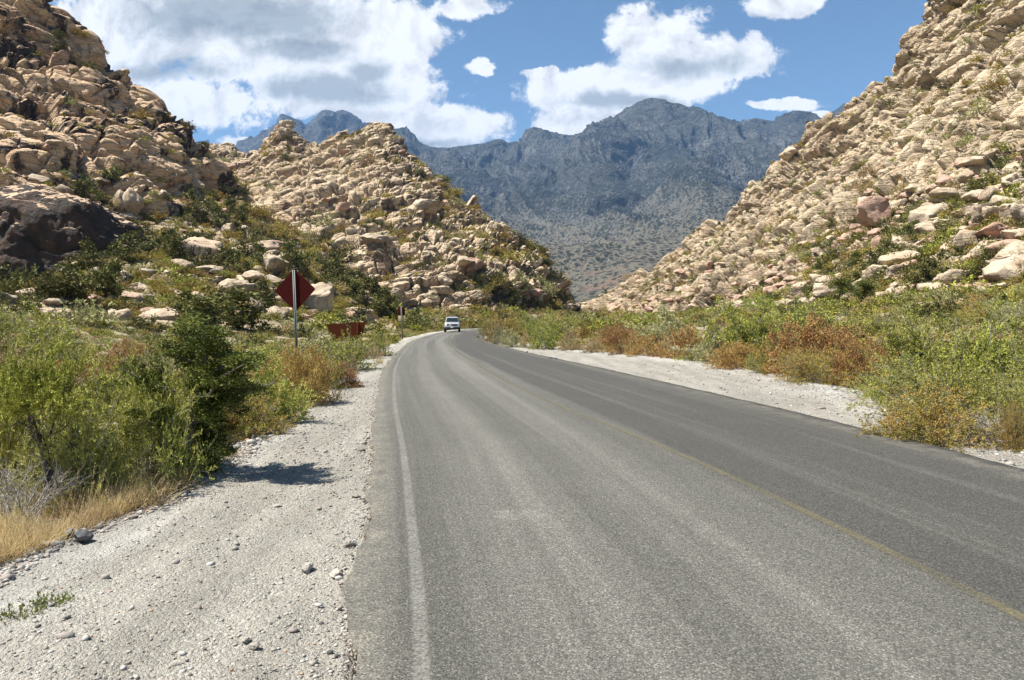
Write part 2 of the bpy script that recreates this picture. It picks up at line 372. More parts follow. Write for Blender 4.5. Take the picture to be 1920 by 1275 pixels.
def asphalt_mat():
    m, t, b = mat('asphalt', 0.85); uvn = t.new('ShaderNodeUVMap'); uvn.uv_map = 'UVMap'; uvv = uvn.outputs[0]
    tc = t.new('ShaderNodeTexCoord').outputs['Object']
    u, v, _ = t.sep(uvv)      # u in metres from the left edge, v in metres along
    wob = t.math('MULTIPLY', t.math('SUBTRACT', t.noise(t.comb(0.0, t.math('MULTIPLY', v, 0.06), 0.0), 1.0, 2), 0.5), 0.7)
    uw = t.math('ADD', u, wob)
    def tracks(c, wd): return t.step(t.math('ABSOLUTE', t.math('SUBTRACT', uw, c)), wd, 0.0)
    streak = t.noise(t.comb(t.math('MULTIPLY', uw, 4.5), t.math('MULTIPLY', v, 0.05), 0.0), 1.0, 5, 0.65)
    streak2 = t.noise(t.comb(t.math('MULTIPLY', uw, 1.4), t.math('MULTIPLY', v, 0.03), 4.0), 1.0, 3, 0.5)
    light = t.math('ADD', t.math('MULTIPLY', t.step(streak, 0.42, 0.70), 0.30), t.math('MULTIPLY', t.step(streak2, 0.38, 0.62), 0.30))
    for c, wd, a in ((1.35, 0.6, 0.35), (2.75, 0.6, 0.35), (3.5, 0.35, 0.3), (4.6, 0.4, 0.12)):
        light = t.math('ADD', light, t.math('MULTIPLY', tracks(c, wd), a))
    light = t.math('ADD', light, t.step(u, 4.3, 2.9, -0.30, 0.22))
    light = t.math('MINIMUM', t.math('MAXIMUM', light, 0.0), 1.0)
    c = t.mix(light, (0.062, 0.0595, 0.0515), (0.144, 0.139, 0.121))
    dusty = t.math('MAXIMUM', t.step(u, 0.36, 0.0), t.step(u, 6.4, 7.1))
    c = t.mix(t.math('MULTIPLY', dusty, t.step(t.noise(tc, 3.0, 5, 0.7), 0.35, 0.7, 0.05, 0.6)), c, (0.20, 0.18, 0.145))
    pt = t.step(t.vmath('LENGTH', t.mapping(tc, loc=(-0.05/0.28, -6.05/0.18, 0), scale=(1/0.28, 1/0.18, 0))), 1.0, 0.75)   # a pale scuff in the left lane
    c = t.mix(t.math('MULTIPLY', pt, t.step(t.noise(tc, 9.0, 4), 0.35, 0.6, 0.05, 0.22)), c, (0.26, 0.25, 0.23))
    lp = t.noise(tc, 0.8, 5, 0.6)
    c = t.mix(1.0, c, t.mix(lp, (0.86, 0.86, 0.86), (1.14, 1.14, 1.14)), 'MULTIPLY')
    g1 = t.voro(tc, 115.0, out='Color'); g1x = t.sep(g1)[0]
    c = t.mix(1.0, c, t.ramp(g1x, [(0, (0.45, 0.45, 0.46)), (0.5, (0.92, 0.92, 0.9)), (0.85, (1.2, 1.2, 1.17)), (1, (2.0, 1.97, 1.9))]), 'MULTIPLY')
    # hairline cracks near the verge
    t.link(c, b.inputs['Base Color'])
    h = t.math('ADD', t.math('MULTIPLY', t.voro(tc, 115.0), -0.6), t.noise(tc, 60, 4, 0.7))
    bump(t, b, h, 0.8, 0.008); b.inputs['Roughness'].default_value = 0.8; b.inputs['Specular IOR Level'].default_value = 0.3
    return m
M['asphalt'] = asphalt_mat()
def paint_mat(name, col, cover):
    m, t, b = mat(name, 0.8); tc = t.new('ShaderNodeTexCoord').outputs['Object']
    g = t.sep(t.voro(tc, 115.0, out='Color'))[0]
    t.link(t.mix(1.0, col, t.mix(g, (0.7, 0.7, 0.7), (1.15, 1.15, 1.15)), 'MULTIPLY'), b.inputs['Base Color'])
    uvn = t.new('ShaderNodeUVMap'); uvn.uv_map = 'UVMap'; u = t.sep(uvn.outputs[0])[0]
    edge = t.math('MULTIPLY', t.step(u, 0.0, 0.3), t.step(u, 1.0, 0.7))
    n = t.math('ADD', t.math('MULTIPLY', t.noise(tc, 55.0, 3, 0.7), 0.75), t.math('MULTIPLY', t.noise(tc, 1.2, 3, 0.6), 0.35))
    a = t.math('MULTIPLY', t.math('MULTIPLY', t.step(n, 0.36, 0.68), cover), edge)
    t.link(a, b.inputs['Alpha']); return m
M['white_line'] = paint_mat('white_paint', (0.30, 0.29, 0.255), 0.55)
M['yellow_line'] = paint_mat('yellow_paint', (0.17, 0.15, 0.09), 0.7)

def leaf_mat(name, c1, c2, c3=None, c3amt=0.0, transl=0.16, rough=0.55, scale=3.0):
    m, t, b = mat(name, rough); tc = t.new('ShaderNodeTexCoord').outputs['Object']
    oi = t.new('ShaderNodeObjectInfo'); rnd = oi.outputs['Random']
    at = t.new('ShaderNodeAttribute', attribute_name='tint').outputs['Fac']
    n = t.noise(t.vmath('ADD', tc, t.comb(t.math('MULTIPLY', rnd, 31.0), 0.0, 0.0)), scale, 4, 0.6)
    f = t.math('ADD', t.math('MULTIPLY', at, 0.55), t.math('MULTIPLY', n, 0.45))
    c = t.mix(t.step(f, 0.15, 0.85), c1, c2)
    if c3: c = t.mix(t.math('MULTIPLY', t.step(t.math('ADD', n, t.math('MULTIPLY', t.math('SUBTRACT', at, 0.5), 0.25)), 0.5, 0.62), c3amt), c, c3)
    hs = t.new('ShaderNodeHueSaturation'); t.link(c, hs.inputs['Color'])
    t.link(t.math('ADD', 0.484, t.math('MULTIPLY', rnd, 0.032)), hs.inputs['Hue']); t.link(t.math('ADD', 0.78, t.math('MULTIPLY', rnd, 0.45)), hs.inputs['Value'])
    c = hs.outputs[0]
    t.link(c, b.inputs['Base Color']); b.inputs['Specular IOR Level'].default_value = 0.10
    tr = t.new('ShaderNodeBsdfTranslucent'); t.link(c, tr.inputs['Color'])
    ms = t.new('ShaderNodeMixShader'); ms.inputs[0].default_value = transl
    t.link(b.outputs[0], ms.inputs[1]); t.link(tr.outputs[0], ms.inputs[2])
    t.link(ms.outputs[0], m.node_tree.nodes['Material Output'].inputs[0]); return m
M['lf_green'] = leaf_mat('leaf_green', (0.065, 0.080, 0.012), (0.43, 0.41, 0.085))
M['lf_lime'] = leaf_mat('leaf_lime', (0.15, 0.17, 0.025), (0.62, 0.61, 0.15))
M['lf_bright'] = leaf_mat('leaf_bright', (0.12, 0.17, 0.015), (0.36, 0.42, 0.06))
M['lf_sage'] = leaf_mat('leaf_sage', (0.14, 0.14, 0.06), (0.44, 0.41, 0.19))
M['lf_olive'] = leaf_mat('leaf_olive', (0.17, 0.145, 0.03), (0.42, 0.34, 0.09), (0.38, 0.20, 0.06), 0.6)
M['lf_rust'] = leaf_mat('leaf_rust', (0.20, 0.105, 0.035), (0.46, 0.285, 0.095), (0.42, 0.34, 0.13), 0.5)
M['lf_tan'] = leaf_mat('leaf_tan', (0.25, 0.18, 0.09), (0.48, 0.38, 0.20))
M['lf_juniper'] = leaf_mat('leaf_juniper', (0.022, 0.030, 0.007), (0.15, 0.165, 0.032), (0.18, 0.09, 0.03), 0.12, 0.15)
M['lf_scrub'] = leaf_mat('leaf_scrub', (0.030, 0.038, 0.010), (0.17, 0.165, 0.045), (0.22, 0.18, 0.07), 0.3, 0.1)
M['grass'] = leaf_mat('dry_grass', (0.36, 0.25, 0.11), (0.66, 0.54, 0.30), None, 0, 0.35)
M['yucca'] = leaf_mat('yucca_blade', (0.16, 0.16, 0.03), (0.42, 0.36, 0.09), None, 0, 0.15)
M['weed'] = leaf_mat('weed_leaf', (0.12, 0.16, 0.03), (0.30, 0.32, 0.08))
M['bark'] = plain('bark', (0.16, 0.13, 0.11), 0.9, var=0.5, scale=30)
M['bark_dark'] = plain('bark_dark', (0.06, 0.045, 0.038), 0.9, var=0.5, scale=30)
M['twig'] = plain('twig_grey', (0.33, 0.30, 0.27), 0.9, var=0.35, scale=20)
M['twig_brown'] = plain('twig_brown', (0.20, 0.13, 0.08), 0.9, var=0.4, scale=20)

# ------------------------------------------------------------------ road and ground
def dense(pts, n):                      # Catmull-Rom through points -> n samples with equal index steps
    P = np.array(pts, float); P = np.vstack([2*P[0]-P[1], P, 2*P[-1]-P[-2]]); m = len(pts)-1
    t = np.linspace(0, m, n); i = np.minimum(t.astype(int), m-1); f = (t-i)[:, None]
    a, b, c, d = P[i], P[i+1], P[i+2], P[i+3]
    return 0.5*((2*b)+(-a+c)*f+(2*a-5*b+4*c-d)*f*f+(-a+3*b-3*c+d)*f**3)
LEFT = [(0.6, -8), (-0.1, -3), (-.45, 0.4), (-.76, 3.3), (-1.21, 6.2), (-1.66, 8.9), (-2.79, 15.4), (-4.31, 25.5), (-5.8, 38.6), (-7.15, 53), (-7.95, 70), (-8.1, 88), (-7.0, 108), (-3.5, 128), (4, 147), (18, 165), (45, 182)]
RIGHT = [(6.9, -8), (6.5, -3), (6.15, 0.5), (5.85, 4), (5.55, 7.0), (5.2, 10.2), (4.3, 16.2), (2.55, 26.0), (0.1, 39), (-1.7, 54), (-2.7, 71), (-2.9, 87), (-1.6, 104), (2.0, 121), (9, 137), (22, 152), (47, 168)]
CENT = [(3.6, -8), (3.15, -3), (2.95, 0.4), (2.74, 3.5), (2.38, 6.2), (1.85, 9.2), (.40, 15.7), (-1.2, 25.7), (-3.0, 38.8), (-4.55, 53.5), (-5.3, 70.5), (-5.5, 87.5), (-4.3, 106), (-.7, 124.5), (6.5, 142), (20, 158.5), (46, 175)]
NS = 900
dl, dr, dc = dense(LEFT, NS), dense(RIGHT, NS), dense(CENT, NS)
def Lx(y): return np.interp(y, dl[:, 1], dl[:, 0])
def Rx(y): return np.interp(y, dr[:, 1], dr[:, 0])
LOUT = [(-8, -3.0), (0, -3.35), (3.5, -3.45), (5, -3.43), (6.5, -3.3), (7.9, -3.28), (9.6, -3.6), (11, -3.47), (14.2, -3.75), (21.7, -5.1), (28.7, -5.9), (42, -7.0), (60, -8.6), (90, -9.4), (108, -8.5), (128, -5.5), (150, 3), (182, 43)]
ROUT = [(-8, 9), (3, 8.4), (7, 7.1), (9.4, 6.4), (13.5, 6.4), (15, 7.2), (18.2, 8.4), (22, 8.9), (27, 8.5), (34.5, 5.9), (40, 2.9), (52, -0.2), (71, -1.9), (87, -2.0), (104, -.6), (121, 3.5), (137, 11), (152, 24), (168, 49)]
lo_, ro_ = np.array(LOUT), np.array(ROUT)
def LO(y): return np.interp(y, lo_[:, 0], lo_[:, 1])
def RO(y): return np.interp(y, ro_[:, 0], ro_[:, 1])
def gz(x, y):
    x = np.atleast_1d(np.asarray(x, float)); y = np.atleast_1d(np.asarray(y, float)); yc = np.clip(y, -8, 182)
    sl = LO(yc)-x; sr = x-RO(yc)
    z = -0.10-0.30*sst(sl, 0.2, 3)+0.10*np.maximum(0, sl-10)*sst(y, 10, 40)*0.9+0.25*sst(sl, 4, 12)
    z = np.where(sr > 0, -0.10+0.085*np.maximum(0, sr-1.0)*sst(y, 4, 18)/(1+np.maximum(0, sr-60)/120), z)
    z = z+0.014*np.maximum(0, y-165)*(1-sst(y, 600, 1600))
    P = np.stack([x*0.22, y*0.22, x*0], 1); near = np.minimum(sst(sl, 0, 3)+sst(sr, 0, 3), 1)
    z = z+near*(0.16*fbm(P, 3, 3)+0.05*fbm(P*4, 5, 2))
    return z
def g1(x, y): return float(gz(x, y)[0])

# asphalt: a strip with a ragged left edge and real thickness
nu = 30; fr = np.linspace(0, 1, nu)
arc = np.concatenate(([0], np.cumsum(np.linalg.norm(np.diff(dc, axis=0), axis=1))))
jag = 0.05*vnoise(np.stack([arc*5, arc*0, arc*0], 1), 9)+0.035*vnoise(np.stack([arc*14, arc*0, arc*0], 1), 10)
NR = 3600
ti = np.linspace(0, NS-1, NR); it = lambda A: np.stack([np.interp(ti, np.arange(NS), A[:, k]) for k in (0, 1)], 1)
DL, DR, DC = it(dl), it(dr), it(dc); ARC = np.interp(ti, np.arange(NS), arc)
jL = 0.06*fbm(np.stack([ARC*2.2, ARC*0, ARC*0], 1), 9, 4, 0.6); jR = 0.03*fbm(np.stack([ARC*2.0, ARC*0, ARC*0+5], 1), 9, 3, 0.6)
Wd = np.linalg.norm(DR-DL, axis=1); nrm = (DR-DL)/Wd[:, None]
Vv, UV = [], []
offs = [(-0.01, -0.16), (0, 0.0)]
rows = []
for k, f in enumerate(np.concatenate(([0], fr, [1]))):
    p = DL*(1-f)+DR*f
    if k <= 1: p = p+nrm*jL[:, None]
    if k >= nu: p = p+nrm*jR[:, None]
    if k == 0: p = p-nrm*0.012
    if k == nu+1: p = p+nrm*0.012
    z = np.full(NR, 0.0)+0.02*math.sin(math.pi*f)
    if k == 1: z = z-0.006+0.010*vnoise(np.stack([ARC*6, ARC*0, ARC*0], 1), 4)
    if k == 0: z = z-0.2-0.005*ARC*0
    if k == nu+1: z = z-0.2
    rows.append(np.stack([p[:, 0], p[:, 1], z], 1)); UV.append(np.stack([f*7.2+0*ARC, ARC], 1))
Vr = np.stack(rows, 1).reshape(-1, 3); UVr = np.stack(UV, 1).reshape(-1, 2)
q = grid_faces(NR, nu+2)[:, ::-1]
tag(link('road', mesh_from('road', Vr, q, uvs=UVr), M['asphalt']), kind='structure')
def line_strip(name, path, half, material):
    tg = np.gradient(path, axis=0); tg /= np.linalg.norm(tg, axis=1)[:, None]; nn = np.stack([tg[:, 1], -tg[:, 0]], 1)
    f = np.clip(((path-DL)*nrm).sum(1)/Wd, 0, 1)
    rr, uu = [], []
    for s in (-1, 0, 1):
        p = path+nn*half*s; ff = np.clip(f+s*half/Wd, 0, 1)
        k = ff*(nu-1); k0 = np.floor(k).astype(int); zz = np.sin(np.pi*fr)*0.02; k1 = np.minimum(k0+1, nu-1)
        z = zz[k0]+(zz[k1]-zz[k0])*(k-k0)
        rr.append(np.stack([p[:, 0], p[:, 1], z+0.004], 1)); uu.append(np.stack([0*ARC+(s+1)/2, ARC], 1))
    tag(link(name, mesh_from(name, np.stack(rr, 1).reshape(-1, 3), grid_faces(NR, 3)[:, ::-1], uvs=np.stack(uu, 1).reshape(-1, 2)), material), kind='structure')
line_strip('edge_line', DL+nrm*0.36, 0.055, M['white_line'])
line_strip('centre_line', DC, 0.06, M['yellow_line'])

# gravel verges: fine near the camera
def verge(name, inner, outer, side):
    ys = np.concatenate([np.arange(0.5, 14, 0.035), np.arange(14, 40, 0.12), np.arange(40, 182, 0.5)])
    nv = 110; s = np.linspace(0, 1, nv)
    X0 = inner(ys)-side*0.12; X1 = outer(ys)+side*(0.5+0.25*fbm(np.stack([ys*0.9, ys*0, ys*0], 1), 33, 4))
    X = X0[:, None]*(1-s)+X1[:, None]*s; Y = np.repeat(ys[:, None], nv, 1)
    x, y = X.ravel(), Y.ravel(); S = np.tile(s, len(ys))
    g = gz(x, y)
    z = -0.05-0.03*S
    n = fbm(np.stack([x*2.2, y*2.2, x*0], 1), 21, 4, 0.55)
    fine = fbm(np.stack([x*17, y*17, x*0], 1), 23, 2, 0.6)
    z = z+0.018*n+0.007*fine
    if side > 0: z = z+0.05*sst(S, 0.5, 0.8)
    blend = sst(S, 0.72, 1.0); z = z*(1-blend)+(g-0.03+0.03*n)*blend
    z = np.where(S < 0.03, -0.09, z)
    V = np.stack([x, y, z], 1); q = grid_faces(len(ys), nv)
    if side > 0: q = q[:, ::-1]
    tag(link(name, mesh_from(name, V, q, attrs={'outer': S}, smooth=True), M['gravel']), kind='structure')
    return V.reshape(len(ys), nv, 3), ys
VL, ysL = verge('gravel_verge', Lx, LO, -1)
VR, ysR = verge('gravel_verge', Rx, RO, 1)
def vz(side, x, y):         # height of a verge at x, y
    VV, ys = (VL, ysL) if side < 0 else (VR, ysR)
    i = int(np.clip(np.searchsorted(ys, y), 0, len(ys)-1)); r = VV[i]; o = np.argsort(r[:, 0])
    return float(np.interp(x, r[o, 0], r[o, 2]))

# one sheet of ground, coarser with distance
def axis(a, b, c0, n0, growth):
    o = [c0]; st = n0
    while o[-1] < b: o.append(o[-1]+st); st *= growth
    p = [c0]; st = n0
    while p[-1] > a: p.append(p[-1]-st); st *= growth
    return np.array(sorted(set(p[1:]+o)))
ax = axis(-9000, 9000, 0, 0.22, 1.016); ay = axis(-3000, 12000, 6, 0.22, 1.014)
X, Y = np.meshgrid(ax, ay, indexing='ij')
Z = gz(X.ravel(), Y.ravel())
inroad = (X.ravel() > Lx(Y.ravel())-0.6) & (X.ravel() < Rx(Y.ravel())+0.6)
Z = np.where(inroad & (Y.ravel() < 185), np.minimum(Z, -0.16), Z)
invg = (X.ravel() > LO(Y.ravel())+0.05) & (X.ravel() < RO(Y.ravel())-0.05) & (Y.ravel() < 182)
Z = np.where(invg, -0.2, Z)
tag(link('ground', mesh_from('ground', np.stack([X.ravel(), Y.ravel(), Z], 1), grid_faces(len(ax), len(ay)), smooth=True), M['soil']), kind='structure')

# ------------------------------------------------------------------ hills
def polyrow(pts, n):
    """resample a row of (px, py, dist) at n columns by its own px fraction, in world space"""
    A = np.array(pts, float); k = (A[:, 0]-A[0, 0])/(A[-1, 0]-A[0, 0]); t = np.linspace(0, 1, n)
    px, py, d = (np.interp(t, k, A[:, j]) for j in range(3))
    return np.stack([(px-960)/F*d, d, EYE+(HZ-py)/F*d], 1)
def smooth_v(G, k):
    for _ in range(k):
        H = G.copy(); H[:, 1:-1] = 0.25*G[:, :-2]+0.5*G[:, 1:-1]+0.25*G[:, 2:]; H[1:-1] = 0.25*H[:-2]+0.5*H[1:-1]+0.25*H[2:]; G = H
    return G
def gnormal(G):
    a = np.gradient(G, axis=0); b = np.gradient(G, axis=1); n = np.cross(a, b); n /= np.linalg.norm(n, axis=2, keepdims=True)+1e-9
    return n
def rot_strata(P, dip, az):
    a = math.radians(az); P2 = np.stack([P[:, 0]*math.cos(a)+P[:, 1]*math.sin(a), -P[:, 0]*math.sin(a)+P[:, 1]*math.cos(a), P[:, 2]], 1)
    d = math.radians(dip); return np.stack([P2[:, 0]*math.cos(d)+P2[:, 2]*math.sin(d), P2[:, 1], -P2[:, 0]*math.sin(d)+P2[:, 2]*math.cos(d)], 1)
def brick(Q, T, lx, ly, s):
    wz = Q[:, 2]/T; iz = np.floor(wz); fz = wz-iz; z0 = np.zeros(len(Q), np.int64); izi = iz.astype(np.int64)
    o1 = h01(ihash(izi, z0, z0, s)); o2 = h01(ihash(izi, z0+1, z0, s)); L1 = T*lx*(0.6+0.9*o1)
    wx = Q[:, 0]/L1+o2*9; ix = np.floor(wx); fx = wx-ix; ixi = ix.astype(np.int64)
    o3 = h01(ihash(izi, ixi, z0+2, s)); wy = Q[:, 1]/(T*ly)+o3*9; iy = np.floor(wy); fy = wy-iy; iyi = iy.astype(np.int64)
    h = ihash(izi, ixi, iyi, s+5); c = h01(h); h = rehash(h); t1 = h01(h)-.5; h = rehash(h); t2 = h01(h)-.5
    e = np.minimum(np.minimum(np.minimum(fz, 1-fz)*T, np.minimum(fx, 1-fx)*L1), np.minimum(fy, 1-fy)*T*ly)/T
    return e, c, (fz-.5)*t1+(fx-.5)*t2
def rockiness(P, scales, amps, dip, az, stretch, seed, bricks=()):
    Q = rot_strata(P, dip, az); disp = 0; tint = 0
    wv = np.stack([fbm(P/14+9, seed+40, 3), fbm(P/14+31, seed+41, 3), fbm(P/14+57, seed+42, 3)], 1)
    for k, (s, a) in enumerate(zip(scales, amps)):
        R = (Q+wv*s*0.35)/np.array([s*stretch[0], s*stretch[1], s*stretch[2]])
        f1, f2, c = worley(R, seed+k*7)
        dome = np.clip(1-(f1/0.95)**3, 0, 1); crack = sst(f2-f1, 0.0, 0.10)
        disp = disp+a*((c-0.5)*1.25+2.6*worley.tilt+0.38*dome*crack-0.50*(1-crack)); tint = tint*0.4+c*0.6 if k else c
    for k, (T, a, lx, ly) in enumerate(bricks):
        e, c, tl = brick(Q+wv*T*0.45+0.13*T*np.stack([fbm(P/T/1.3, seed+90+j, 2) for j in range(3)], 1), T, lx, ly, seed+200+k)
        disp = disp+a*((c-.5)*1.7+0.28*sst(e, 0, 0.25)-1.3*(1-sst(e, 0, 0.09))+1.3*tl); tint = tint*0.5+c*0.5
    disp = disp+min(0.5*amps[-1], 0.22)*fbm(P/1.1, seed+60, 3)
    return disp, tint
def hill(name, rows, counts, nu, material, scales, amps, dip, az, stretch, seed, smooth=6, fade=None, big=0.0, extra=None, bricks=()):
    R = [polyrow(r, nu) for r in rows]; cols = []
    for a in range(len(R)-1):
        m = counts[a]; t = np.linspace(0, 1, m, endpoint=False)[None, :, None]; cols.append(R[a][:, None]*(1-t)+R[a+1][:, None]*t)
    G = np.concatenate(cols+[R[-1][:, None]], 1); nv = G.shape[1]
    G = smooth_v(G, smooth); N = gnormal(smooth_v(G, 12)); 
    if N[..., 2].mean() < 0: N = -N; flip = True
    else: flip = False
    P = G.reshape(-1, 3); Nf = N.reshape(-1, 3)
    disp, tint = rockiness(P, scales, amps, dip, az, stretch, seed, bricks)
    if big: disp = disp+big*fbm(P/45, seed+77, 4)
    if extra is not None: disp, tint = extra(P, disp, tint)
    if fade is not None: disp = disp*fade(P)
    D = Nf.copy(); D[:, 2] *= 0.8
    P2 = P+D*disp[:, None]
    q = grid_faces(nu, nv); q = q[:, ::-1] if flip else q
    o = link(name, mesh_from(name, P2, q, attrs={'tint': tint}), material); tag(o, kind='structure')
    return P2.reshape(nu, nv, 3), disp.reshape(nu, nv), gnormal(smooth_v(G, 2))*(-1 if flip else 1)
Q_ = 1.0      # mesh density
def n_(v): return max(8, int(v*Q_))

# the boulder hill beyond the bend
midridge = [(330, 290, 470), (360, 276, 460), (400, 272, 455), (430, 272, 450), (455, 285, 440), (475, 296, 430), (500, 280, 415), (512, 262, 402), (524, 248, 398), (530, 236, 396), (541, 236, 394), (548, 246, 392), (575, 268, 380),
            (600, 264, 370), (640, 252, 355), (690, 238, 345), (725, 232, 338), (745, 258, 328), (765, 290, 320), (790, 312, 310), (820, 330, 302), (850, 350, 294), (880, 378, 285), (900, 398, 278),
            (930, 420, 268), (950, 438, 260), (975, 462, 250), (990, 478, 245), (1010, 500, 240), (1030, 524, 236), (1050, 550, 236), (1085, 575, 240)]
midup = [(320, 360, 360), (420, 360, 350), (520, 330, 330), (600, 320, 310), (700, 320, 285), (760, 345, 275), (850, 400, 255), (930, 450, 235), (1000, 510, 222), (1040, 550, 225), (1080, 578, 238)]
midlow = [(330, 470, 270), (450, 470, 235), (560, 460, 215), (660, 465, 200), (760, 480, 190), (860, 500, 188), (950, 525, 190), (1000, 545, 200), (1040, 566, 212), (1070, 580, 232)]
midfoot = [(340, 630, 190), (480, 630, 175), (620, 628, 165), (700, 626, 162), (800, 624, 164), (900, 622, 172), (980, 620, 185), (1030, 616, 205), (1065, 612, 228)]
back = lambda r, dy, dd: [(a+0, b+dy, c+dd) for a, b, c in r]
GM, DM, NM = hill('hill', [back(midridge, 260, 130), midridge, midup, midlow, midfoot], [n_(50), n_(240), n_(240), n_(230)], n_(980), M['rock_mid'],
              (20,), (2.2,), 27, 10, (2.2, 1.3, 0.65), 11, big=3.0, bricks=((7.5, 2.4, 4.2, 2.2), (3.0, 1.6, 4.6, 2.2), (1.3, 0.55, 4.0, 2.0)))

# the high hill on the left
leftridge = [(-700, -900, 250), (-300, -500, 240), (-100, -220, 225), (0, -60, 215), (40, -30, 213), (58, 8, 212), (75, 42, 212), (97, 50, 212), (112, 66, 212), (130, 72, 213), (150, 84, 214), (158, 100, 215), (175, 122, 216), (200, 152, 218), (222, 182, 219), (240, 190, 220),
             (268, 200, 222), (285, 218, 223), (300, 236, 224), (318, 253, 225), (345, 268, 226), (358, 282, 226), (372, 305, 226), (390, 330, 226), (410, 356, 226), (428, 372, 226), (450, 400, 226)]
leftup = [(-650, -400, 200), (-200, -60, 190), (0, 110, 185), (100, 190, 186), (200, 250, 190), (300, 300, 200), (380, 340, 212), (420, 380, 218), (440, 410, 222)]
leftlow = [(-600, 100, 150), (-200, 280, 145), (0, 330, 143), (100, 345, 148), (200, 370, 156), (300, 390, 175), (380, 400, 196), (440, 425, 215)]
leftfoot = [(-560, 610, 122), (-200, 610, 122), (0, 605, 124), (100, 595, 127), (200, 570, 133), (300, 510, 140), (380, 470, 170), (430, 450, 205)]
def left_extra(P, d, t):
    # broad smooth bluffs with deep joints high up, small blocks below
    f1, f2, c = worley(rot_strata(P, -18, 10)/np.array([26., 22., 13.]), 501)
    d = d+6.0*((c-0.5)+0.9*worley.tilt+0.6*np.sqrt(np.clip(1-f1**2, 0, 1))*sst(f2-f1, 0, .12))
    return d, t*0.5+c*0.5
GL, DLh, NL = hill('hill', [back(leftridge, 500, 110), leftridge, leftup, leftlow, leftfoot], [n_(40), n_(240), n_(240), n_(210)], n_(760), M['rock_left'],
              (14, 1.9), (1.0, 0.28), -16, 15, (1.9, 1.3, 0.8), 31, big=2.5, extra=left_extra, bricks=((9.5, 1.6, 1.9, 1.6), (3.8, 0.7, 2.3, 1.6)))

# the long slope on the right
rightridge = [(1085, 582, 420), (1120, 578, 415), (1150, 566, 410), (1175, 545, 405), (1200, 524, 400), (1240, 490, 390), (1280, 466, 380), (1310, 440, 372), (1345, 412, 362), (1380, 386, 352), (1408, 360, 342), (1412, 345, 340), (1440, 326, 332), (1468, 305, 325), (1474, 282, 322), (1490, 274, 318), (1518, 268, 310), (1524, 238, 306),
              (1545, 226, 302), (1575, 214, 294), (1600, 194, 286), (1625, 180, 280), (1650, 158, 272), (1680, 138, 264), (1694, 118, 260), (1700, 92, 258), (1708, 68, 256), (1722, 52, 252), (1742, 36, 248), (1754, 4, 244), (1790, -50, 236), (1900, -200, 220), (2100, -420, 205), (2600, -900, 190)]
rightup = [(1090, 584, 410), (1180, 556, 380), (1280, 500, 345), (1400, 430, 305), (1500, 370, 272), (1600, 320, 240), (1700, 250, 215), (1800, 180, 198), (1920, 80, 182), (2100, -80, 165), (2600, -400, 150)]
rightlow = [(1100, 585, 400), (1200, 568, 345), (1300, 530, 290), (1400, 495, 235), (1500, 460, 195), (1600, 430, 165), (1700, 395, 145), (1800, 350, 130), (1920, 300, 118), (2150, 200, 105), (2600, 0, 95)]
rightfoot = [(1110, 606, 380), (1200, 602, 300), (1300, 596, 230), (1400, 588, 170), (1500, 584, 130), (1600, 580, 106), (1700, 577, 90), (1800, 575, 80), (1920, 573, 72), (2200, 570, 60), (2600, 570, 50)]
def right_fade(P):
    d = np.hypot(P[:, 0]-60, P[:, 1]); return 1-0.75*sst(P[:, 2], 26, 8)*sst(P[:, 1], 240, 150)
GR, DRh, NR_ = hill('hill', [back(rightridge, 400, 110), rightridge, rightup, rightlow, rightfoot], [n_(40), n_(260), n_(300), n_(280)], n_(920), M['rock_right'],
               (16,), (1.8,), 27, -12, (2.4, 1.4, 0.62), 61, big=2.0, bricks=((7.0, 3.0, 4.6, 2.4), (2.8, 1.7, 4.8, 2.4), (1.2, 0.55, 4.0, 2.0)), fade=right_fade)

# the green talus slope between the road and the left hills
topg = [(120, 470, 175), (230, 420, 182), (300, 380, 190), (370, 350, 200), (410, 372, 205), (470, 400, 205), (560, 440, 198), (640, 500, 190), (720, 560, 182)]
midg = [(-100, 560, 105), (100, 555, 110), (230, 500, 128), (340, 460, 140), (450, 470, 145), (560, 500, 145), (650, 545, 150), (730, 580, 158)]
lowg = [(-700, 640, 34), (-200, 612, 52), (0, 598, 60), (150, 592, 66), (300, 588, 74), (450, 590, 82), (600, 596, 100), (740, 602, 130)]
footg = [(-700, 740, 22), (-200, 700, 34), (0, 670, 42), (150, 655, 47), (300, 648, 52), (450, 645, 58), (600, 640, 72), (745, 632, 100)]
GG, DG, NG = hill('hillside', [topg, midg, lowg, footg], [n_(200), n_(160), n_(60)], n_(620), M['rock_slope'],
              (9, 3.6, 1.5), (0.9, 0.7, 0.4), -10, 20, (1.4, 1.2, 0.8), 91, big=1.2, fade=lambda P: sst(P[:, 2], 0.5, 8))

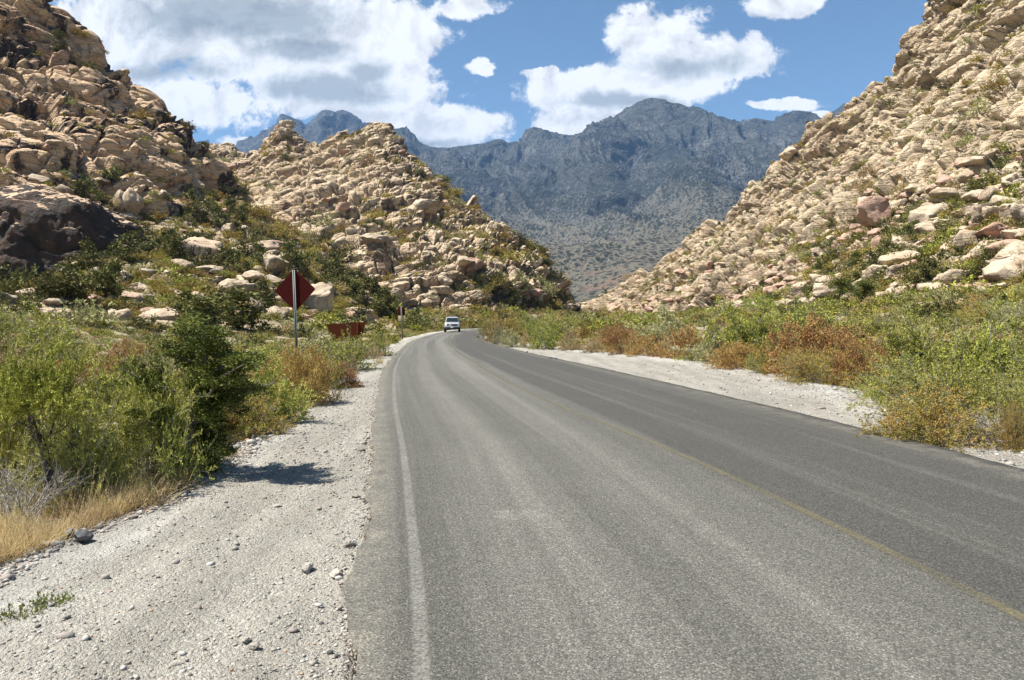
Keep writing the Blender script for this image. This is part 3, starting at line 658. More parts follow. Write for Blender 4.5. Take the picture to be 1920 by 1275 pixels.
# far mountains
mr = [(300, 330, 6500), (480, 262, 6400), (520, 240, 6300), (540, 226, 6200), (560, 224, 6200), (572, 234, 6200), (586, 226, 6200), (600, 208, 6200), (612, 204, 6200), (628, 211, 6200), (645, 207, 6200), (658, 212, 6200), (675, 226, 6200), (690, 240, 6000),
      (720, 250, 5600), (740, 254, 5200), (760, 262, 5100), (790, 270, 5000), (820, 275, 4900), (850, 274, 4900), (880, 270, 4800), (910, 266, 4800), (930, 260, 4800), (945, 260, 4800), (952, 266, 4800), (975, 262, 4800), (1005, 250, 4800), (1030, 248, 4800), (1075, 252, 4800),
      (1100, 246, 4750), (1130, 234, 4700), (1160, 220, 4650), (1185, 204, 4600), (1200, 196, 4600), (1215, 193, 4600), (1235, 194, 4600), (1270, 190, 4600), (1290, 198, 4600), (1310, 208, 4600), (1340, 214, 4600), (1370, 222, 4600), (1395, 225, 4600), (1415, 218, 4600), (1450, 226, 4550), (1465, 218, 4500),
      (1490, 214, 4500), (1515, 220, 4500), (1540, 230, 4500), (1650, 215, 4500), (1800, 190, 4500), (2300, 150, 4500)]
m2 = [(300, 420, 4600), (600, 350, 4300), (740, 330, 3900), (900, 330, 3700), (1050, 320, 3600), (1140, 300, 3500), (1180, 318, 3560), (1250, 300, 3550), (1400, 300, 3500), (1550, 310, 3500), (2300, 270, 3500)]
m3 = [(300, 480, 3400), (700, 430, 3000), (860, 400, 2800), (980, 392, 2750), (1080, 396, 2700), (1180, 390, 2700), (1260, 380, 2700), (1320, 350, 2800), (1400, 370, 2800), (1560, 400, 2700), (2300, 400, 2700)]
m4 = [(300, 540, 2200), (800, 490, 1900), (950, 450, 1850), (1050, 450, 1750), (1150, 460, 1700), (1230, 450, 1700), (1330, 440, 1750), (1500, 470, 1700), (2300, 500, 1700)]
m5 = [(300, 580, 1300), (900, 540, 1150), (1000, 515, 1100), (1060, 535, 1000), (1120, 530, 950), (1200, 490, 1050), (1300, 480, 1100), (1500, 520, 1100), (2300, 560, 1100)]
m6 = [(300, 600, 700), (1000, 596, 700), (1080, 588, 640), (1150, 588, 600), (1300, 592, 700), (2300, 600, 700)]
def mountain():
    nu = n_(1250); R = [polyrow(r, nu) for r in (back(mr, 160, 900), mr, m2, m3, m4, m5, m6)]; counts = [20, n_(170), n_(130), n_(100), n_(90), n_(70)]
    cols = []
    for a in range(6):
        t = np.linspace(0, 1, counts[a], endpoint=False)[None, :, None]; cols.append(R[a][:, None]*(1-t)+R[a+1][:, None]*t)
    G = np.concatenate(cols+[R[-1][:, None]], 1); G = smooth_v(G, 5); P = G.reshape(-1, 3); nv = G.shape[1]
    S = smooth_v(G, 20); N = gnormal(S).reshape(-1, 3); 
    if N[:, 2].mean() < 0: N = -N
    wv = np.stack([fbm(P/500+3, 201, 3), fbm(P/500+23, 202, 3), 0*P[:, 0]], 1)*160
    Pw = (P+wv)*np.array([1, 0.45, 0.45])
    rid = 0; a = 1.0
    for k in range(5):
        v = 1-np.abs(vnoise(Pw/(420/2.0**k)+k*7, 210+k)); rid = rid+a*(v*v-0.5); a *= 0.60
    amp = np.interp(P[:, 1], [600, 1200, 2500, 4000, 7000], [6, 26, 90, 125, 125])
    # limestone bands: steps at some levels
    zz = P[:, 2]+30*fbm(P/300, 230, 3); band = 12*(sst(np.mod(zz, 170)/170, 0.42, 0.60))*sst(P[:, 2], 250, 480)
    top = 1-0.86*np.exp(-((np.repeat(np.arange(nv)[None], nu, 0).ravel()-20)/20.0)**2)
    P2 = P+N*(amp*rid*top+band*top*1.5)[:, None]
    q = grid_faces(nu, nv)
    gn = gnormal(S)[..., 2].mean()
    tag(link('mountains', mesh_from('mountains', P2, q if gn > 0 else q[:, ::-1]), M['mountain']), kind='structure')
mountain()

# ------------------------------------------------------------------ plant builders
def unit(v): return v/(np.linalg.norm(v, axis=-1, keepdims=True)+1e-9)
def leaf_geo(c, d, r, L, Wd):
    n = unit(np.cross(d, r.normal(size=c.shape))); L = L[:, None]; Wd = Wd[:, None]
    V = np.stack([c, c+d*L*0.55+n*Wd*0.5, c+d*L, c+d*L*0.45-n*Wd*0.5], 1).reshape(-1, 3)
    return V, np.arange(len(V)).reshape(-1, 4)
def tube_geo(paths, rad, k=3):
    N, K = paths.shape[:2]; T = unit(np.gradient(paths, axis=1)); u = unit(np.cross(T, np.array([0.31, 0.52, 0.79]))); v = np.cross(T, u)
    a = np.arange(k)*2*np.pi/k
    V = paths[:, :, None]+(np.cos(a)[None, None, :, None]*u[:, :, None]+np.sin(a)[None, None, :, None]*v[:, :, None])*rad[:, :, None, None]
    base = (np.arange(N)[:, None, None]*K+np.arange(K-1)[None, :, None])*k; b = np.arange(k)[None, None]; b2 = (b+1) % k
    q = np.stack([base+b, base+b2, base+k+b2, base+k+b], -1).reshape(-1, 4)
    return V.reshape(-1, 3), q
def blade_geo(base, d, L, Wd, droop, r, seg=4):
    t = np.linspace(0, 1, seg+1)[None, :, None]; side = unit(np.cross(d, np.array([0, 0, 1.0])+0.3*r.normal(size=d.shape)))
    P = base[:, None]+d[:, None]*L[:, None, None]*t; P = P-np.array([0, 0, 1.0])*(droop[:, None, None]*L[:, None, None]*t**2)
    wv = side[:, None]*Wd[:, None, None]*0.5*(1-t**1.6*0.95)
    V = np.stack([P-wv, P+wv], 2); N, K = V.shape[:2]; V = V.reshape(-1, 3)
    b = (np.arange(N)[:, None]*K+np.arange(K-1)[None])*2
    return V, np.stack([b, b+1, b+3, b+2], -1).reshape(-1, 4)
def merge(parts):
    v, q, n = [], [], 0
    for V, Q in parts: v.append(V); q.append(Q+n); n += len(V)
    return np.concatenate(v), np.concatenate(q)
def shrub(seed, H=1.0, R=0.8, ns=60, nt=12, nl=14, L=0.04, Wd=0.012, t0=0.3, twig=0.22, lump=0.3, head=False, srad=0.008, low=92, up=0.35, spread=0.1, wig=0.05, inner=0.3, twtube=True):
    r = np.random.default_rng(seed)
    th = np.arccos(1-r.random(ns)*(1-math.cos(math.radians(low)))); az = r.random(ns)*2*np.pi
    e = np.stack([np.cos(az)*np.sin(th), np.sin(az)*np.sin(th), np.cos(th)], 1)
    rr = (1+lump*fbm(e*2.3+seed, seed, 2))*(1-inner*r.random(ns)**2)
    end = e*np.array([R, R, H*0.97])*rr[:, None]; end[:, 2] = np.maximum(end[:, 2], 0.06*H)
    base = np.concatenate([r.normal(size=(ns, 2))*spread*R*0.6+end[:, :2]*0.12, np.zeros((ns, 1))-0.04*H], 1)
    mid = base+(end-base)*np.array([0.35, 0.35, 0.5+up*0.5]); K = 7; t = np.linspace(0, 1, K)[None, :, None]
    path = (1-t)**2*base[:, None]+2*t*(1-t)*mid[:, None]+t*t*end[:, None]
    path[:, 1:] += np.cumsum(r.normal(size=(ns, K-1, 3))*wig*0.35*H, 1)*t[:, 1:]
    parts = [tube_geo(path, srad*H*(1-0.75*t[..., 0])*np.ones((ns, 1))*(0.6+0.8*r.random((ns, 1))))]
    tt = t0+(1-t0)*r.random((ns, nt)); k = tt*(K-1); k0 = np.minimum(k.astype(int), K-2); f = (k-k0)[..., None]; ii = np.arange(ns)[:, None]
    o = path[ii, k0]*(1-f)+path[ii, k0+1]*f; tg = unit(path[ii, k0+1]-path[ii, k0])
    o = o.reshape(-1, 3); tg = tg.reshape(-1, 3); m = len(o)
    d = unit(tg*0.8+r.normal(size=(m, 3))*0.55+np.array([0, 0, 0.25])); ln = twig*H*(0.4+0.9*r.random(m))
    s = np.linspace(0, 1, 4)[None, :, None]; cv = unit(d+r.normal(size=(m, 3))*0.5)
    tp = o[:, None]+(d[:, None]*s+(cv-d)[:, None]*s*s*0.4)*ln[:, None, None]
    if twtube: parts.append(tube_geo(tp, 0.32*srad*H*(1-0.7*s[..., 0])*np.ones((m, 1))))
    SV, SQ = merge(parts)
    sl = (0.72+0.33*r.random((m, nl))) if head else (0.08+0.97*r.random((m, nl)))
    k = np.clip(sl, 0, 0.999)*3; k0 = k.astype(int); f = (k-k0)[..., None]; ii = np.arange(m)[:, None]
    c = tp[ii, k0]*(1-f)+tp[ii, k0+1]*f+r.normal(size=(m, nl, 3))*(0.018 if head else 0.006)*H
    dd = unit(d[:, None]*0.9+r.normal(size=(m, nl, 3))*(0.9 if head else 0.6)+np.array([0, 0, 0.2]))
    c = c.reshape(-1, 3); dd = dd.reshape(-1, 3); n = len(c)
    LV, LQ = leaf_geo(c, dd, r, L*H*(0.6+0.8*r.random(n)), Wd*H*(0.7+0.6*r.random(n)))
    tint = np.repeat(np.clip(np.repeat(r.random(m), nl)*0.6+r.random(n)*0.4, 0, 1), 4)
    return mesh_from('foliage', LV, LQ, attrs={'tint': tint}), mesh_from('stems', SV, SQ)
def juniper(seed, H=1.0, R=0.45, limbs=26, cl=7, nl=150, L=0.02, Wd=0.011, cr=0.06, lean=0.0, bottom=0.12, leafr=1.0):
    r = np.random.default_rng(seed); K = 8; t = np.linspace(0, 1, K)
    tr = np.stack([lean*t+0.03*np.sin(t*5+seed), 0.04*np.sin(t*4+seed*2), t*0.9], 1)*H
    parts = [tube_geo(tr[None], (0.035*H*(1-0.8*t))[None], 7)]
    z = bottom+(0.92-bottom)*r.random(limbs); az = np.arange(limbs)*2.4+r.normal(size=limbs)*0.4; prof = np.sin(np.pi*np.clip(0.12+0.83*z, 0, 1))**0.7
    Lr = R*H*prof*(0.55+0.6*r.random(limbs)); o = np.stack([np.interp(z, t*0.9, tr[:, k]) for k in range(3)], 1)
    d = unit(np.stack([np.cos(az), np.sin(az), 0.35+0.5*r.random(limbs)], 1)); s = np.linspace(0, 1, 5)
    lp = o[:, None]+d[:, None]*Lr[:, None, None]*s[None, :, None]+np.cumsum(r.normal(size=(limbs, 5, 3))*0.018*H, 1)
    parts.append(tube_geo(lp, 0.011*H*(1-0.75*s)[None]*np.ones((limbs, 1)), 4))
    m = limbs*cl; q = r.integers(0, limbs, m); f = 0.25+0.8*r.random(m); k = np.clip(f, 0, .999)*4; k0 = k.astype(int); ff = (k-k0)[:, None]
    cc = lp[q, k0]*(1-ff)+lp[q, k0+1]*ff+r.normal(size=(m, 3))*0.045*H
    top = np.stack([r.normal(size=8)*0.06, r.normal(size=8)*0.06, 0.86+0.1*r.random(8)], 1)*H+np.array([lean*H, 0, 0]); cc = np.vstack([cc, top]); m = len(cc)
    dirs = unit(r.normal(size=(m, nl, 3))); rad = cr*H*(0.5+0.9*r.random((m, 1, 1)))*(r.random((m, nl, 1))**0.4)
    c = (cc[:, None]+dirs*rad*np.array([1.1, 1.1, 0.85])).reshape(-1, 3); dd = unit(dirs.reshape(-1, 3)+0.7*r.normal(size=(m*nl, 3))+np.array([0, 0, 0.3])); n = len(c)
    LV, LQ = leaf_geo(c, dd, r, L*H*(0.6+0.8*r.random(n)), Wd*H*(0.7+0.6*r.random(n)))
    tint = np.repeat(np.clip(np.repeat(r.random(m), nl)*0.5+r.random(n)*0.5, 0, 1), 4)
    SV, SQ = merge(parts)
    return mesh_from('foliage', LV, LQ, attrs={'tint': tint}), mesh_from('trunk', SV, SQ)
def grass(seed, n=300, H=0.4, R=0.15, Wd=0.005, droop=0.35, splay=0.5):
    r = np.random.default_rng(seed); a = r.random(n)*2*np.pi; q = R*np.sqrt(r.random(n)); b = np.stack([q*np.cos(a), q*np.sin(a), 0*a-0.02], 1)
    d = unit(np.stack([splay*r.normal(size=n)+b[:, 0]/R*0.3, splay*r.normal(size=n)+b[:, 1]/R*0.3, 1+0*a], 1))
    V, Q = blade_geo(b, d, H*(0.45+0.65*r.random(n)), Wd*(0.6+0.8*r.random(n)), droop*r.random(n), r)
    if n > 400:          # seed heads on the tall stalks
        m = 220; k = r.integers(0, n, m); tip = V.reshape(n, 5, 2, 3)[k, 3:].mean(2); f = r.random((m, 7, 1))*1.1
        c = (tip[:, :1]*(1-f)+tip[:, 1:]*f+r.normal(size=(m, 7, 3))*0.004).reshape(-1, 3); dd = unit(np.repeat(tip[:, 1]-tip[:, 0], 7, 0)*20+r.normal(size=(len(c), 3))*0.7)
        LV, LQ = leaf_geo(c, dd, r, 0.022*(0.6+r.random(len(c))), np.full(len(c), 0.008))
        V0 = len(V); V, Q = np.vstack([V, LV]), np.vstack([Q, LQ+V0]); return mesh_from('dry_grass', V, Q, attrs={'tint': np.concatenate([np.repeat(r.random(n), 10), np.full(len(LV), 0.9)])})
    return mesh_from('dry_grass', V, Q, attrs={'tint': np.repeat(r.random(n), 10)})
def yucca(seed, n=90, L=0.55, Wd=0.035, low=-0.1, droop=0.1):
    r = np.random.default_rng(seed); a = r.random(n)*2*np.pi; z = low+(1-low)*r.random(n)**0.8; h = np.sqrt(np.clip(1-z*z, 0, 1))
    d = np.stack([h*np.cos(a), h*np.sin(a), z], 1); b = d*0.03+np.array([0, 0, 0.05])
    V, Q = blade_geo(b, d, L*(0.75+0.35*r.random(n)), Wd*np.ones(n), droop*r.random(n), r)
    return mesh_from('blades', V, Q, attrs={'tint': np.repeat(np.clip(r.random(n)*0.6+0.4*z, 0, 1), 10)})

KIND = {}
def reg(key, meshes, leafm, stemm): KIND[key] = [(f, s, leafm, stemm) for f, s in meshes]
hi = dict(ns=80, nt=15, nl=22, L=0.036, Wd=0.014)
reg('green_big', [shrub(s, R=0.95, ns=130, nt=18, nl=20, L=0.026, Wd=0.0115, lump=0.8, wig=0.12, low=100, srad=0.005, inner=0.6) for s in (1, 2)], M['lf_green'], M['twig'])
reg('green_hi', [shrub(s, R=0.85, lump=0.5, wig=0.10, srad=0.006, inner=0.5, **hi) for s in (3, 4)], M['lf_green'], M['twig'])
reg('feather', [shrub(s, R=0.95, ns=62, nt=20, nl=26, L=0.036, Wd=0.013, twig=0.34, lump=0.55, wig=0.12, low=88, srad=0.007, t0=0.35, inner=0.5) for s in (5, 6)], M['lf_lime'], M['twig'])
reg('lime_hi', [shrub(s, R=0.85, lump=0.6, wig=0.12, srad=0.006, inner=0.5, **hi) for s in (13, 14)], M['lf_lime'], M['twig'])
reg('rust_hi', [shrub(s, R=1.0, ns=150, nt=12, nl=14, L=0.030, Wd=0.018, head=True, twig=0.16, lump=0.2, low=96, t0=0.5, inner=0.35, srad=0.004) for s in (7, 8)], M['lf_rust'], M['twig_brown'])
reg('olive_hi', [shrub(s, R=1.05, ns=150, nt=16, nl=18, L=0.028, Wd=0.016, head=True, twig=0.2, lump=0.35, low=98, t0=0.4, inner=0.4, srad=0.005, wig=0.08) for s in (9, 10)], M['lf_olive'], M['twig'])
mid = dict(ns=55, nt=10, nl=9, L=0.062, Wd=0.020, srad=0.008)
for key, lm, sm in (('green', 'lf_green', 'twig'), ('sage', 'lf_sage', 'twig'), ('bright', 'lf_bright', 'twig'), ('olive', 'lf_olive', 'twig_brown')):
    reg(key, [shrub(s+len(key)*10, R=0.85, lump=0.35, **mid) for s in (20, 21)], M[lm], M[sm])
for key, lm in (('rust', 'lf_rust'), ('tan', 'lf_tan')):
    reg(key, [shrub(s+len(key)*10, R=1.05, ns=75, nt=9, nl=9, L=0.05, Wd=0.026, head=True, twig=0.16, lump=0.2, low=96, t0=0.5, srad=0.006) for s in (30, 31)], M[lm], M['twig_brown'])
reg('bare', [shrub(s, R=0.9, ns=45, nt=14, nl=1, L=0.03, Wd=0.006, lump=0.3, srad=0.011, wig=0.12, twig=0.3) for s in (40, 41)], M['lf_tan'], M['twig'])
lo = dict(ns=34, nt=6, nl=6, L=0.13, Wd=0.055, srad=0.010, twtube=False, twig=0.25)
for key, lm in (('green_lo', 'lf_green'), ('sage_lo', 'lf_sage'), ('rust_lo', 'lf_rust'), ('olive_lo', 'lf_olive'), ('tan_lo', 'lf_tan'), ('scrub_lo', 'lf_scrub'), ('bright_lo', 'lf_bright')):
    reg(key, [shrub(s+ord(key[0]), R=0.9, lump=0.3, **lo) for s in (50, 51)], M[lm], M['twig_brown'])
reg('juniper_hi', [juniper(60, R=0.44, limbs=24, cl=8, nl=190, L=0.017, Wd=0.008, cr=0.040, lean=0.06)], M['lf_juniper'], M['bark'])
reg('juniper', [juniper(s, R=0.55, limbs=20, cl=6, nl=40, L=0.05, Wd=0.028, cr=0.09, bottom=0.08) for s in (61, 62)], M['lf_juniper'], M['bark_dark'])
reg('tree_lo', [juniper(s, R=0.55, limbs=14, cl=5, nl=18, L=0.09, Wd=0.05, cr=0.11, bottom=0.12) for s in (63, 64, 65)], M['lf_scrub'], M['bark_dark'])
reg('yucca', [(yucca(s), None) for s in (70, 71)], M['yucca'], None)
reg('yucca_up', [(yucca(72, n=55, L=0.8, Wd=0.045, low=0.35, droop=0.02), None)], M['yucca'], None)
reg('grass', [(grass(s), None) for s in (73, 74, 75)], M['grass'], None)
reg('grass_tall', [(grass(s, n=460, H=0.60, R=0.34, Wd=0.0055, splay=0.85, droop=0.9), None) for s in (76, 77)], M['grass'], None)
reg('weed', [shrub(80, H=0.3, R=0.9, ns=60, nt=6, nl=8, L=0.16, Wd=0.07, low=95, up=0.1), ], M['weed'], M['twig_brown'])
def mount(me, m):
    if me and not me.materials: me.materials.append(m)
    return me
FIRST = {}
NAMES = {'yucca': 'yucca', 'yucca_up': 'yucca', 'grass': 'grass_tuft', 'grass_tall': 'grass_tuft', 'weed': 'weed', 'juniper_hi': 'juniper', 'juniper': 'juniper', 'tree_lo': 'small_tree'}
def plant(key, var, loc, rz, sc, label, cat=None, group=None, name=None):
    f, s, lm, sm = KIND[key][var % len(KIND[key])]
    name = name or NAMES.get(key, 'shrub'); cat = cat or name.replace('_', ' ')
    if s is None:
        o = bpy.data.objects.new(name, mount(f, lm)); COL.objects.link(o); o.location = loc; o.rotation_euler = (0, 0, rz); o.scale = sc; fo = o
    else:
        o = empty(name, loc, rz, sc); fo = link('foliage', mount(f, lm), None, o); link('trunk' if 'juniper' in key or 'tree' in key else 'stems', mount(s, sm), None, o)
    FIRST.setdefault((key, var % len(KIND[key])), fo)
    return tag(o, label, cat, group)
def hit(px, py):
    d = 2.5
    while d < 400:
        x = (px-960)/F*d; z = EYE+(HZ-py)/F*d
        if z <= g1(x, d): return x, d, g1(x, d)
        d *= 1.012
    return x, d, g1(x, d)
def put(key, px, base, wpx, hpx, label, d=None, var=0, group=None, rz=None, cat=None, name=None, sink=0.0, R=None):
    if d is None: x, y, z = hit(px, base)
    else: x, y = (px-960)/F*d, d; z = g1(x, y)
    f = KIND[key][var % len(KIND[key])][0]; co = np.empty(len(f.vertices)*3, np.float32); f.vertices.foreach_get('co', co); co = co.reshape(-1, 3)
    h0 = np.percentile(co[:, 2], 99.5); w0 = np.percentile(co[:, 0], 99)-np.percentile(co[:, 0], 1)
    H = hpx*y/F; Wm = wpx*y/F
    return plant(key, var, (x, y, z-sink), rz if rz is not None else float(rng.random()*6.28), (Wm/w0, Wm/w0*0.95, H/h0), label, cat, group, name)

# ---- shrubs on the left verge
put('feather', 150, 905, 235, 270, 'feathery light green shrub leaning over the dry grass at the left verge', d=6.9, rz=0.4)
put('feather', 285, 880, 210, 255, 'grey-branched feathery green shrub just left of the dark juniper', d=7.6, var=1, rz=2.0)
put('lime_hi', 95, 890, 250, 215, 'tall loose green shrub rising behind the bare dark trunk', d=8.6, rz=1.0)
put('lime_hi', 10, 900, 190, 320, 'highest green bush at the left edge of the photo', d=7.9, var=1, rz=3.0)
put('green_hi', 330, 820, 260, 200, 'rounded green shrub behind the juniper, only its top showing', d=10.2, var=1)
put('bare', 30, 960, 230, 150, 'leafless brown twiggy bush under the bare dark trunk', d=6.3, rz=0.5)
put('bare', 250, 860, 200, 90, 'grey leafless brush at the foot of the feathery shrubs', d=7.5, var=1)
put('yucca_up', 112, 700, 120, 105, 'yellow-green yucca with upright blades among the left bushes', d=9.5)
put('yucca', 180, 660, 70, 60, 'small yucca whose blade tips stand over the left bushes', d=12)
put('juniper_hi', 350, 888, 265, 305, 'dark ragged juniper standing above its shadow on the gravel', d=7.8, rz=0.3, sink=0.03)
put('juniper_hi', 290, 860, 170, 210, 'second dark juniper crowding behind the larger one', d=8.5, rz=4.0)
put('juniper_hi', 395, 872, 90, 90, 'knee-high dark juniper seedling at the edge of the gravel', d=8.1, rz=2.3)
put('olive_hi', 455, 805, 170, 95, 'sprawling orange-brown shrub right of the juniper on the gravel edge', d=10.9)
put('rust_hi', 400, 815, 110, 100, 'rusty shrub glimpsed behind the juniper', d=11.5, var=1)
put('lime_hi', 500, 790, 150, 140, 'pale green shrub beside the gravel left of the road, in front of the rust dome', d=12.0, rz=1.2)
put('rust_hi', 480, 740, 130, 85, 'rusty shrub behind the pale green shrub on the left verge', d=14.5)
put('rust_hi', 573, 745, 125, 112, 'domed rust-brown shrub below the diamond sign', d=14.6, var=1)
put('rust_hi', 530, 700, 110, 70, 'orange-brown shrub directly behind the rust dome', d=18.5)
put('rust_hi', 640, 715, 80, 50, 'small rusty shrub right of the rust dome on the gravel edge', d=18, var=1)
put('green', 618, 705, 70, 55, 'low yellow-green shrub at the right foot of the rust dome', d=17.5)
put('green', 655, 690, 105, 75, 'bushy green shrub on the left gravel edge in front of the brown sign', d=24, rz=2)
put('sage', 600, 680, 150, 62, 'pale sage shrub behind the diamond sign post', d=27)
put('green', 712, 662, 62, 46, 'round green shrub right of the brown sign', d=33, var=1)
put('tan', 690, 672, 60, 30, 'straw-coloured shrub between the two round green shrubs', d=31)
put('green', 652, 655, 130, 38, 'low green shrub hiding the foot of the brown sign', d=34, var=1)
put('bare', 628, 632, 34, 34, 'grey bare bush in front of the brown sign', d=36.0)
put('grass_tall', 60, 1030, 120, 95, 'large clump of golden grass at the lower left edge', d=5.45, cat='dry grass')
put('grass_tall', 5, 1000, 120, 100, 'golden grass clump half cut off by the left edge of the photo', d=5.8, var=1, cat='dry grass')
put('grass_tall', 150, 985, 150, 110, 'golden grass clump just above the two dark stones', d=6.0, cat='dry grass')
put('grass_tall', 270, 945, 150, 90, 'pale straw grass clump in front of the feathery shrubs', d=6.7, var=1, cat='dry grass')
put('grass_tall', 215, 965, 120, 80, 'straw grass clump between the dark stones and the juniper', d=6.4, cat='dry grass')
put('grass', 325, 905, 90, 60, 'small straw grass tuft at the left foot of the juniper', d=7.2, cat='dry grass')
put('grass', 425, 842, 55, 28, 'small green-gold grass tuft on the gravel right of the juniper', d=9.1, cat='dry grass')
put('grass', 520, 802, 45, 30, 'yellow grass tuft at the foot of the pale green shrub', d=10.9, cat='dry grass')
put('grass', 712, 690, 20, 24, 'single upright golden tuft by the green shrub beyond the brown sign', d=27.6, var=1, cat='dry grass')
put('weed', 95, 1105, 95, 34, 'low green weed on the white gravel at the lower left', d=4.35)
put('weed', 35, 1130, 110, 34, 'second low green weed, cut off by the left edge', d=4.15)
# bare dark trunk at the left edge
def bare_trunk():
    x, y, z = -4.25, 6.6, g1(-4.25, 6.6)
    o = empty('bare_tree', (x, y, z)); tag(o, 'small tree at the left edge with a dark crooked trunk and loose green crown', 'tree')
    cr = link('crown', mount(KIND['green_hi'][0][0], M['lf_green']), None, o); cr.location = (0.02, 0.05, 0.92); cr.scale = (0.62, 0.6, 0.78)
    P = np.array([[(0.16, 0, -0.05), (0.15, 0, 0.3), (0.10, 0.02, 0.6), (0.02, 0, 0.8), (0.0, 0, 0.95), (0.05, 0.02, 1.05), (0.03, 0.04, 1.15), (0.05, 0.06, 1.25)]], float)
    V1 = tube_geo(dense_rows(P), np.interp(np.linspace(0, 1, 32), [0, 1], [0.045, 0.012])[None], 8)
    br = np.array([[(0.09, 0.02, 0.66), (0.17, 0, 0.74), (0.27, 0, 0.78), (0.36, 0.03, 0.88)], [(0.03, 0, 0.78), (-0.1, 0, 0.84), (-0.25, 0.05, 0.8), (-0.4, 0.1, 0.86)], [(0.0, 0, 0.92), (-0.08, 0.04, 1.15), (-0.18, 0, 1.3), (-0.2, 0.1, 1.6)], [(0.17, 0, 0.74), (0.2, 0.04, 0.9), (0.28, 0.0, 1.0), (0.3, 0, 1.2)]], float)
    link('trunk', mesh_from('trunk', *V1), M['bark_dark'], o)
    for b in br: link('branch', mesh_from('branch', *tube_geo(dense_rows(b[None]), np.interp(np.linspace(0, 1, 16), [0, 1], [0.011, 0.003])[None], 6)), M['bark_dark'], o)
def dense_rows(P):
    n = P.shape[1]*4; return np.stack([dense_n(p, n) for p in P])
def dense_n(pts, n):
    P = np.vstack([2*pts[0]-pts[1], pts, 2*pts[-1]-pts[-2]]); m = len(pts)-1; t = np.linspace(0, m, n); i = np.minimum(t.astype(int), m-1); f = (t-i)[:, None]
    a, b, c, d = P[i], P[i+1], P[i+2], P[i+3]
    return 0.5*((2*b)+(-a+c)*f+(2*a-5*b+4*c-d)*f*f+(-a+3*b-3*c+d)*f**3)
bare_trunk()

# ---- shrubs on the right verge
put('green_big', 1800, 800, 300, 180, 'largest green bush, filling the right side above the olive shrub', d=12.5, rz=0.6)
put('green_big', 1965, 830, 240, 215, 'tall dark green bush at the right edge of the photo', d=10.2, var=1, rz=2.2)
put('green_big', 1680, 765, 160, 110, 'spreading green bush to the left of the largest bush', d=15.0, var=1, rz=4)
put('green_hi', 1860, 740, 230, 165, 'green bush with dead grey twigs behind the largest bush', d=16.5)
put('green_hi', 1735, 715, 220, 120, 'fresh green bush topping the scrub behind the largest bush', d=19.5, var=1)
put('olive_hi', 1745, 818, 225, 112, 'olive and rust shrub spilling onto the gravel at the right', d=10.2, rz=1)
put('olive_hi', 1910, 842, 90, 95, 'small ochre shrub cut off by the right edge', d=9.4, var=1)
put('bare', 1870, 835, 190, 75, 'dead grey brush tangled under the right-hand bushes', d=9.9)
put('grass', 1830, 842, 60, 22, 'low dry tuft on the gravel under the olive shrub', d=9.6, cat='dry grass')
put('olive_hi', 1545, 715, 150, 70, 'low yellow-olive shrub at the bend of the white gravel', d=19.2, var=1)
put('rust_hi', 1530, 705, 190, 112, 'wide rust-brown shrub with green shoots inside it', d=21.5)
put('rust_hi', 1620, 722, 130, 92, 'rust-brown shrub leaning against the spreading green bush', d=18.5, var=1)
put('green_hi', 1452, 690, 95, 70, 'small green shrub growing out of the wide rust-brown shrub', d=22.5)
put('rust_hi', 1392, 684, 115, 52, 'orange-brown shrub on the edge of the white gravel', d=24.5)
put('green_hi', 1400, 680, 200, 115, 'large grey-green bush behind the orange-brown shrub', d=28, var=1)
put('sage', 1335, 674, 90, 60, 'pale sage shrub leaning right at the gravel edge', d=27.5)
put('green', 1490, 660, 160, 95, 'dense green bush further up behind the wide rust-brown shrub', d=33)
put('rust', 1285, 668, 100, 68, 'rounded rust-red shrub left of the pale sage shrub', d=30)
put('rust', 1215, 664, 90, 44, 'rust-brown shrub at the gravel edge below the grey-green bush', d=32.5, var=1)
put('rust', 1165, 664, 80, 60, 'rust-brown shrub right of the tan tumbleweed-like shrub', d=34)
put('tan', 1110, 660, 46, 30, 'low straw shrub on the gravel edge', d=36)
put('sage', 1245, 650, 115, 72, 'round grey-green bush standing over the rust shrubs', d=39)
put('rust', 1150, 645, 80, 40, 'small orange-brown shrub behind the tan shrub', d=43, var=1)
put('tan', 1068, 656, 48, 44, 'round tan bush like a tumbleweed', d=38.5, var=1)
put('bright', 1020, 652, 58, 60, 'vivid green shrub at the gravel edge', d=40, rz=1)
put('tan', 988, 646, 30, 30, 'tan tuft left of the vivid green shrub', d=42)
put('sage', 962, 644, 48, 36, 'pale sage shrub beside the inner curve of the road', d=43)
put('sage', 935, 640, 40, 44, 'grey-green shrub on the inner curve of the road', d=47, var=1)
put('olive', 930, 636, 66, 58, 'yellow-olive bush at the inner curve hiding the road', d=52)
put('olive', 962, 634, 58, 50, 'olive bush next to the one hiding the road', d=55, var=1)
put('bright', 985, 632, 60, 44, 'bright green bush behind the olive bushes', d=57, var=1)
put('green', 1032, 632, 62, 56, 'tall olive-green bush behind the vivid green shrub', d=55)
put('green', 1070, 628, 40, 40, 'narrow green bush right of the tall olive-green bush', d=62, var=1)
put('green', 912, 622, 34, 38, 'darker bush at the far side of the inner curve', d=70)
for i, (px, py, s, lab) in enumerate([(1640, 598, 40, 'yucca rosette in the middle of the right scrub flat'), (1862, 553, 34, 'yucca rosette at the far right below the boulders, left of two others'), (1895, 556, 30, 'middle yucca rosette of the far right trio'), (1918, 552, 30, 'yucca rosette touching the right edge of the photo'),
                                      (1612, 606, 30, 'smaller yucca left of the rosette in the scrub flat'), (1285, 600, 20, 'tiny yucca above the rounded rust-red shrub')]):
    put('yucca', px, py+14, s, s*0.9, lab, d=[42, 58, 56, 56, 40, 70][i], var=i)
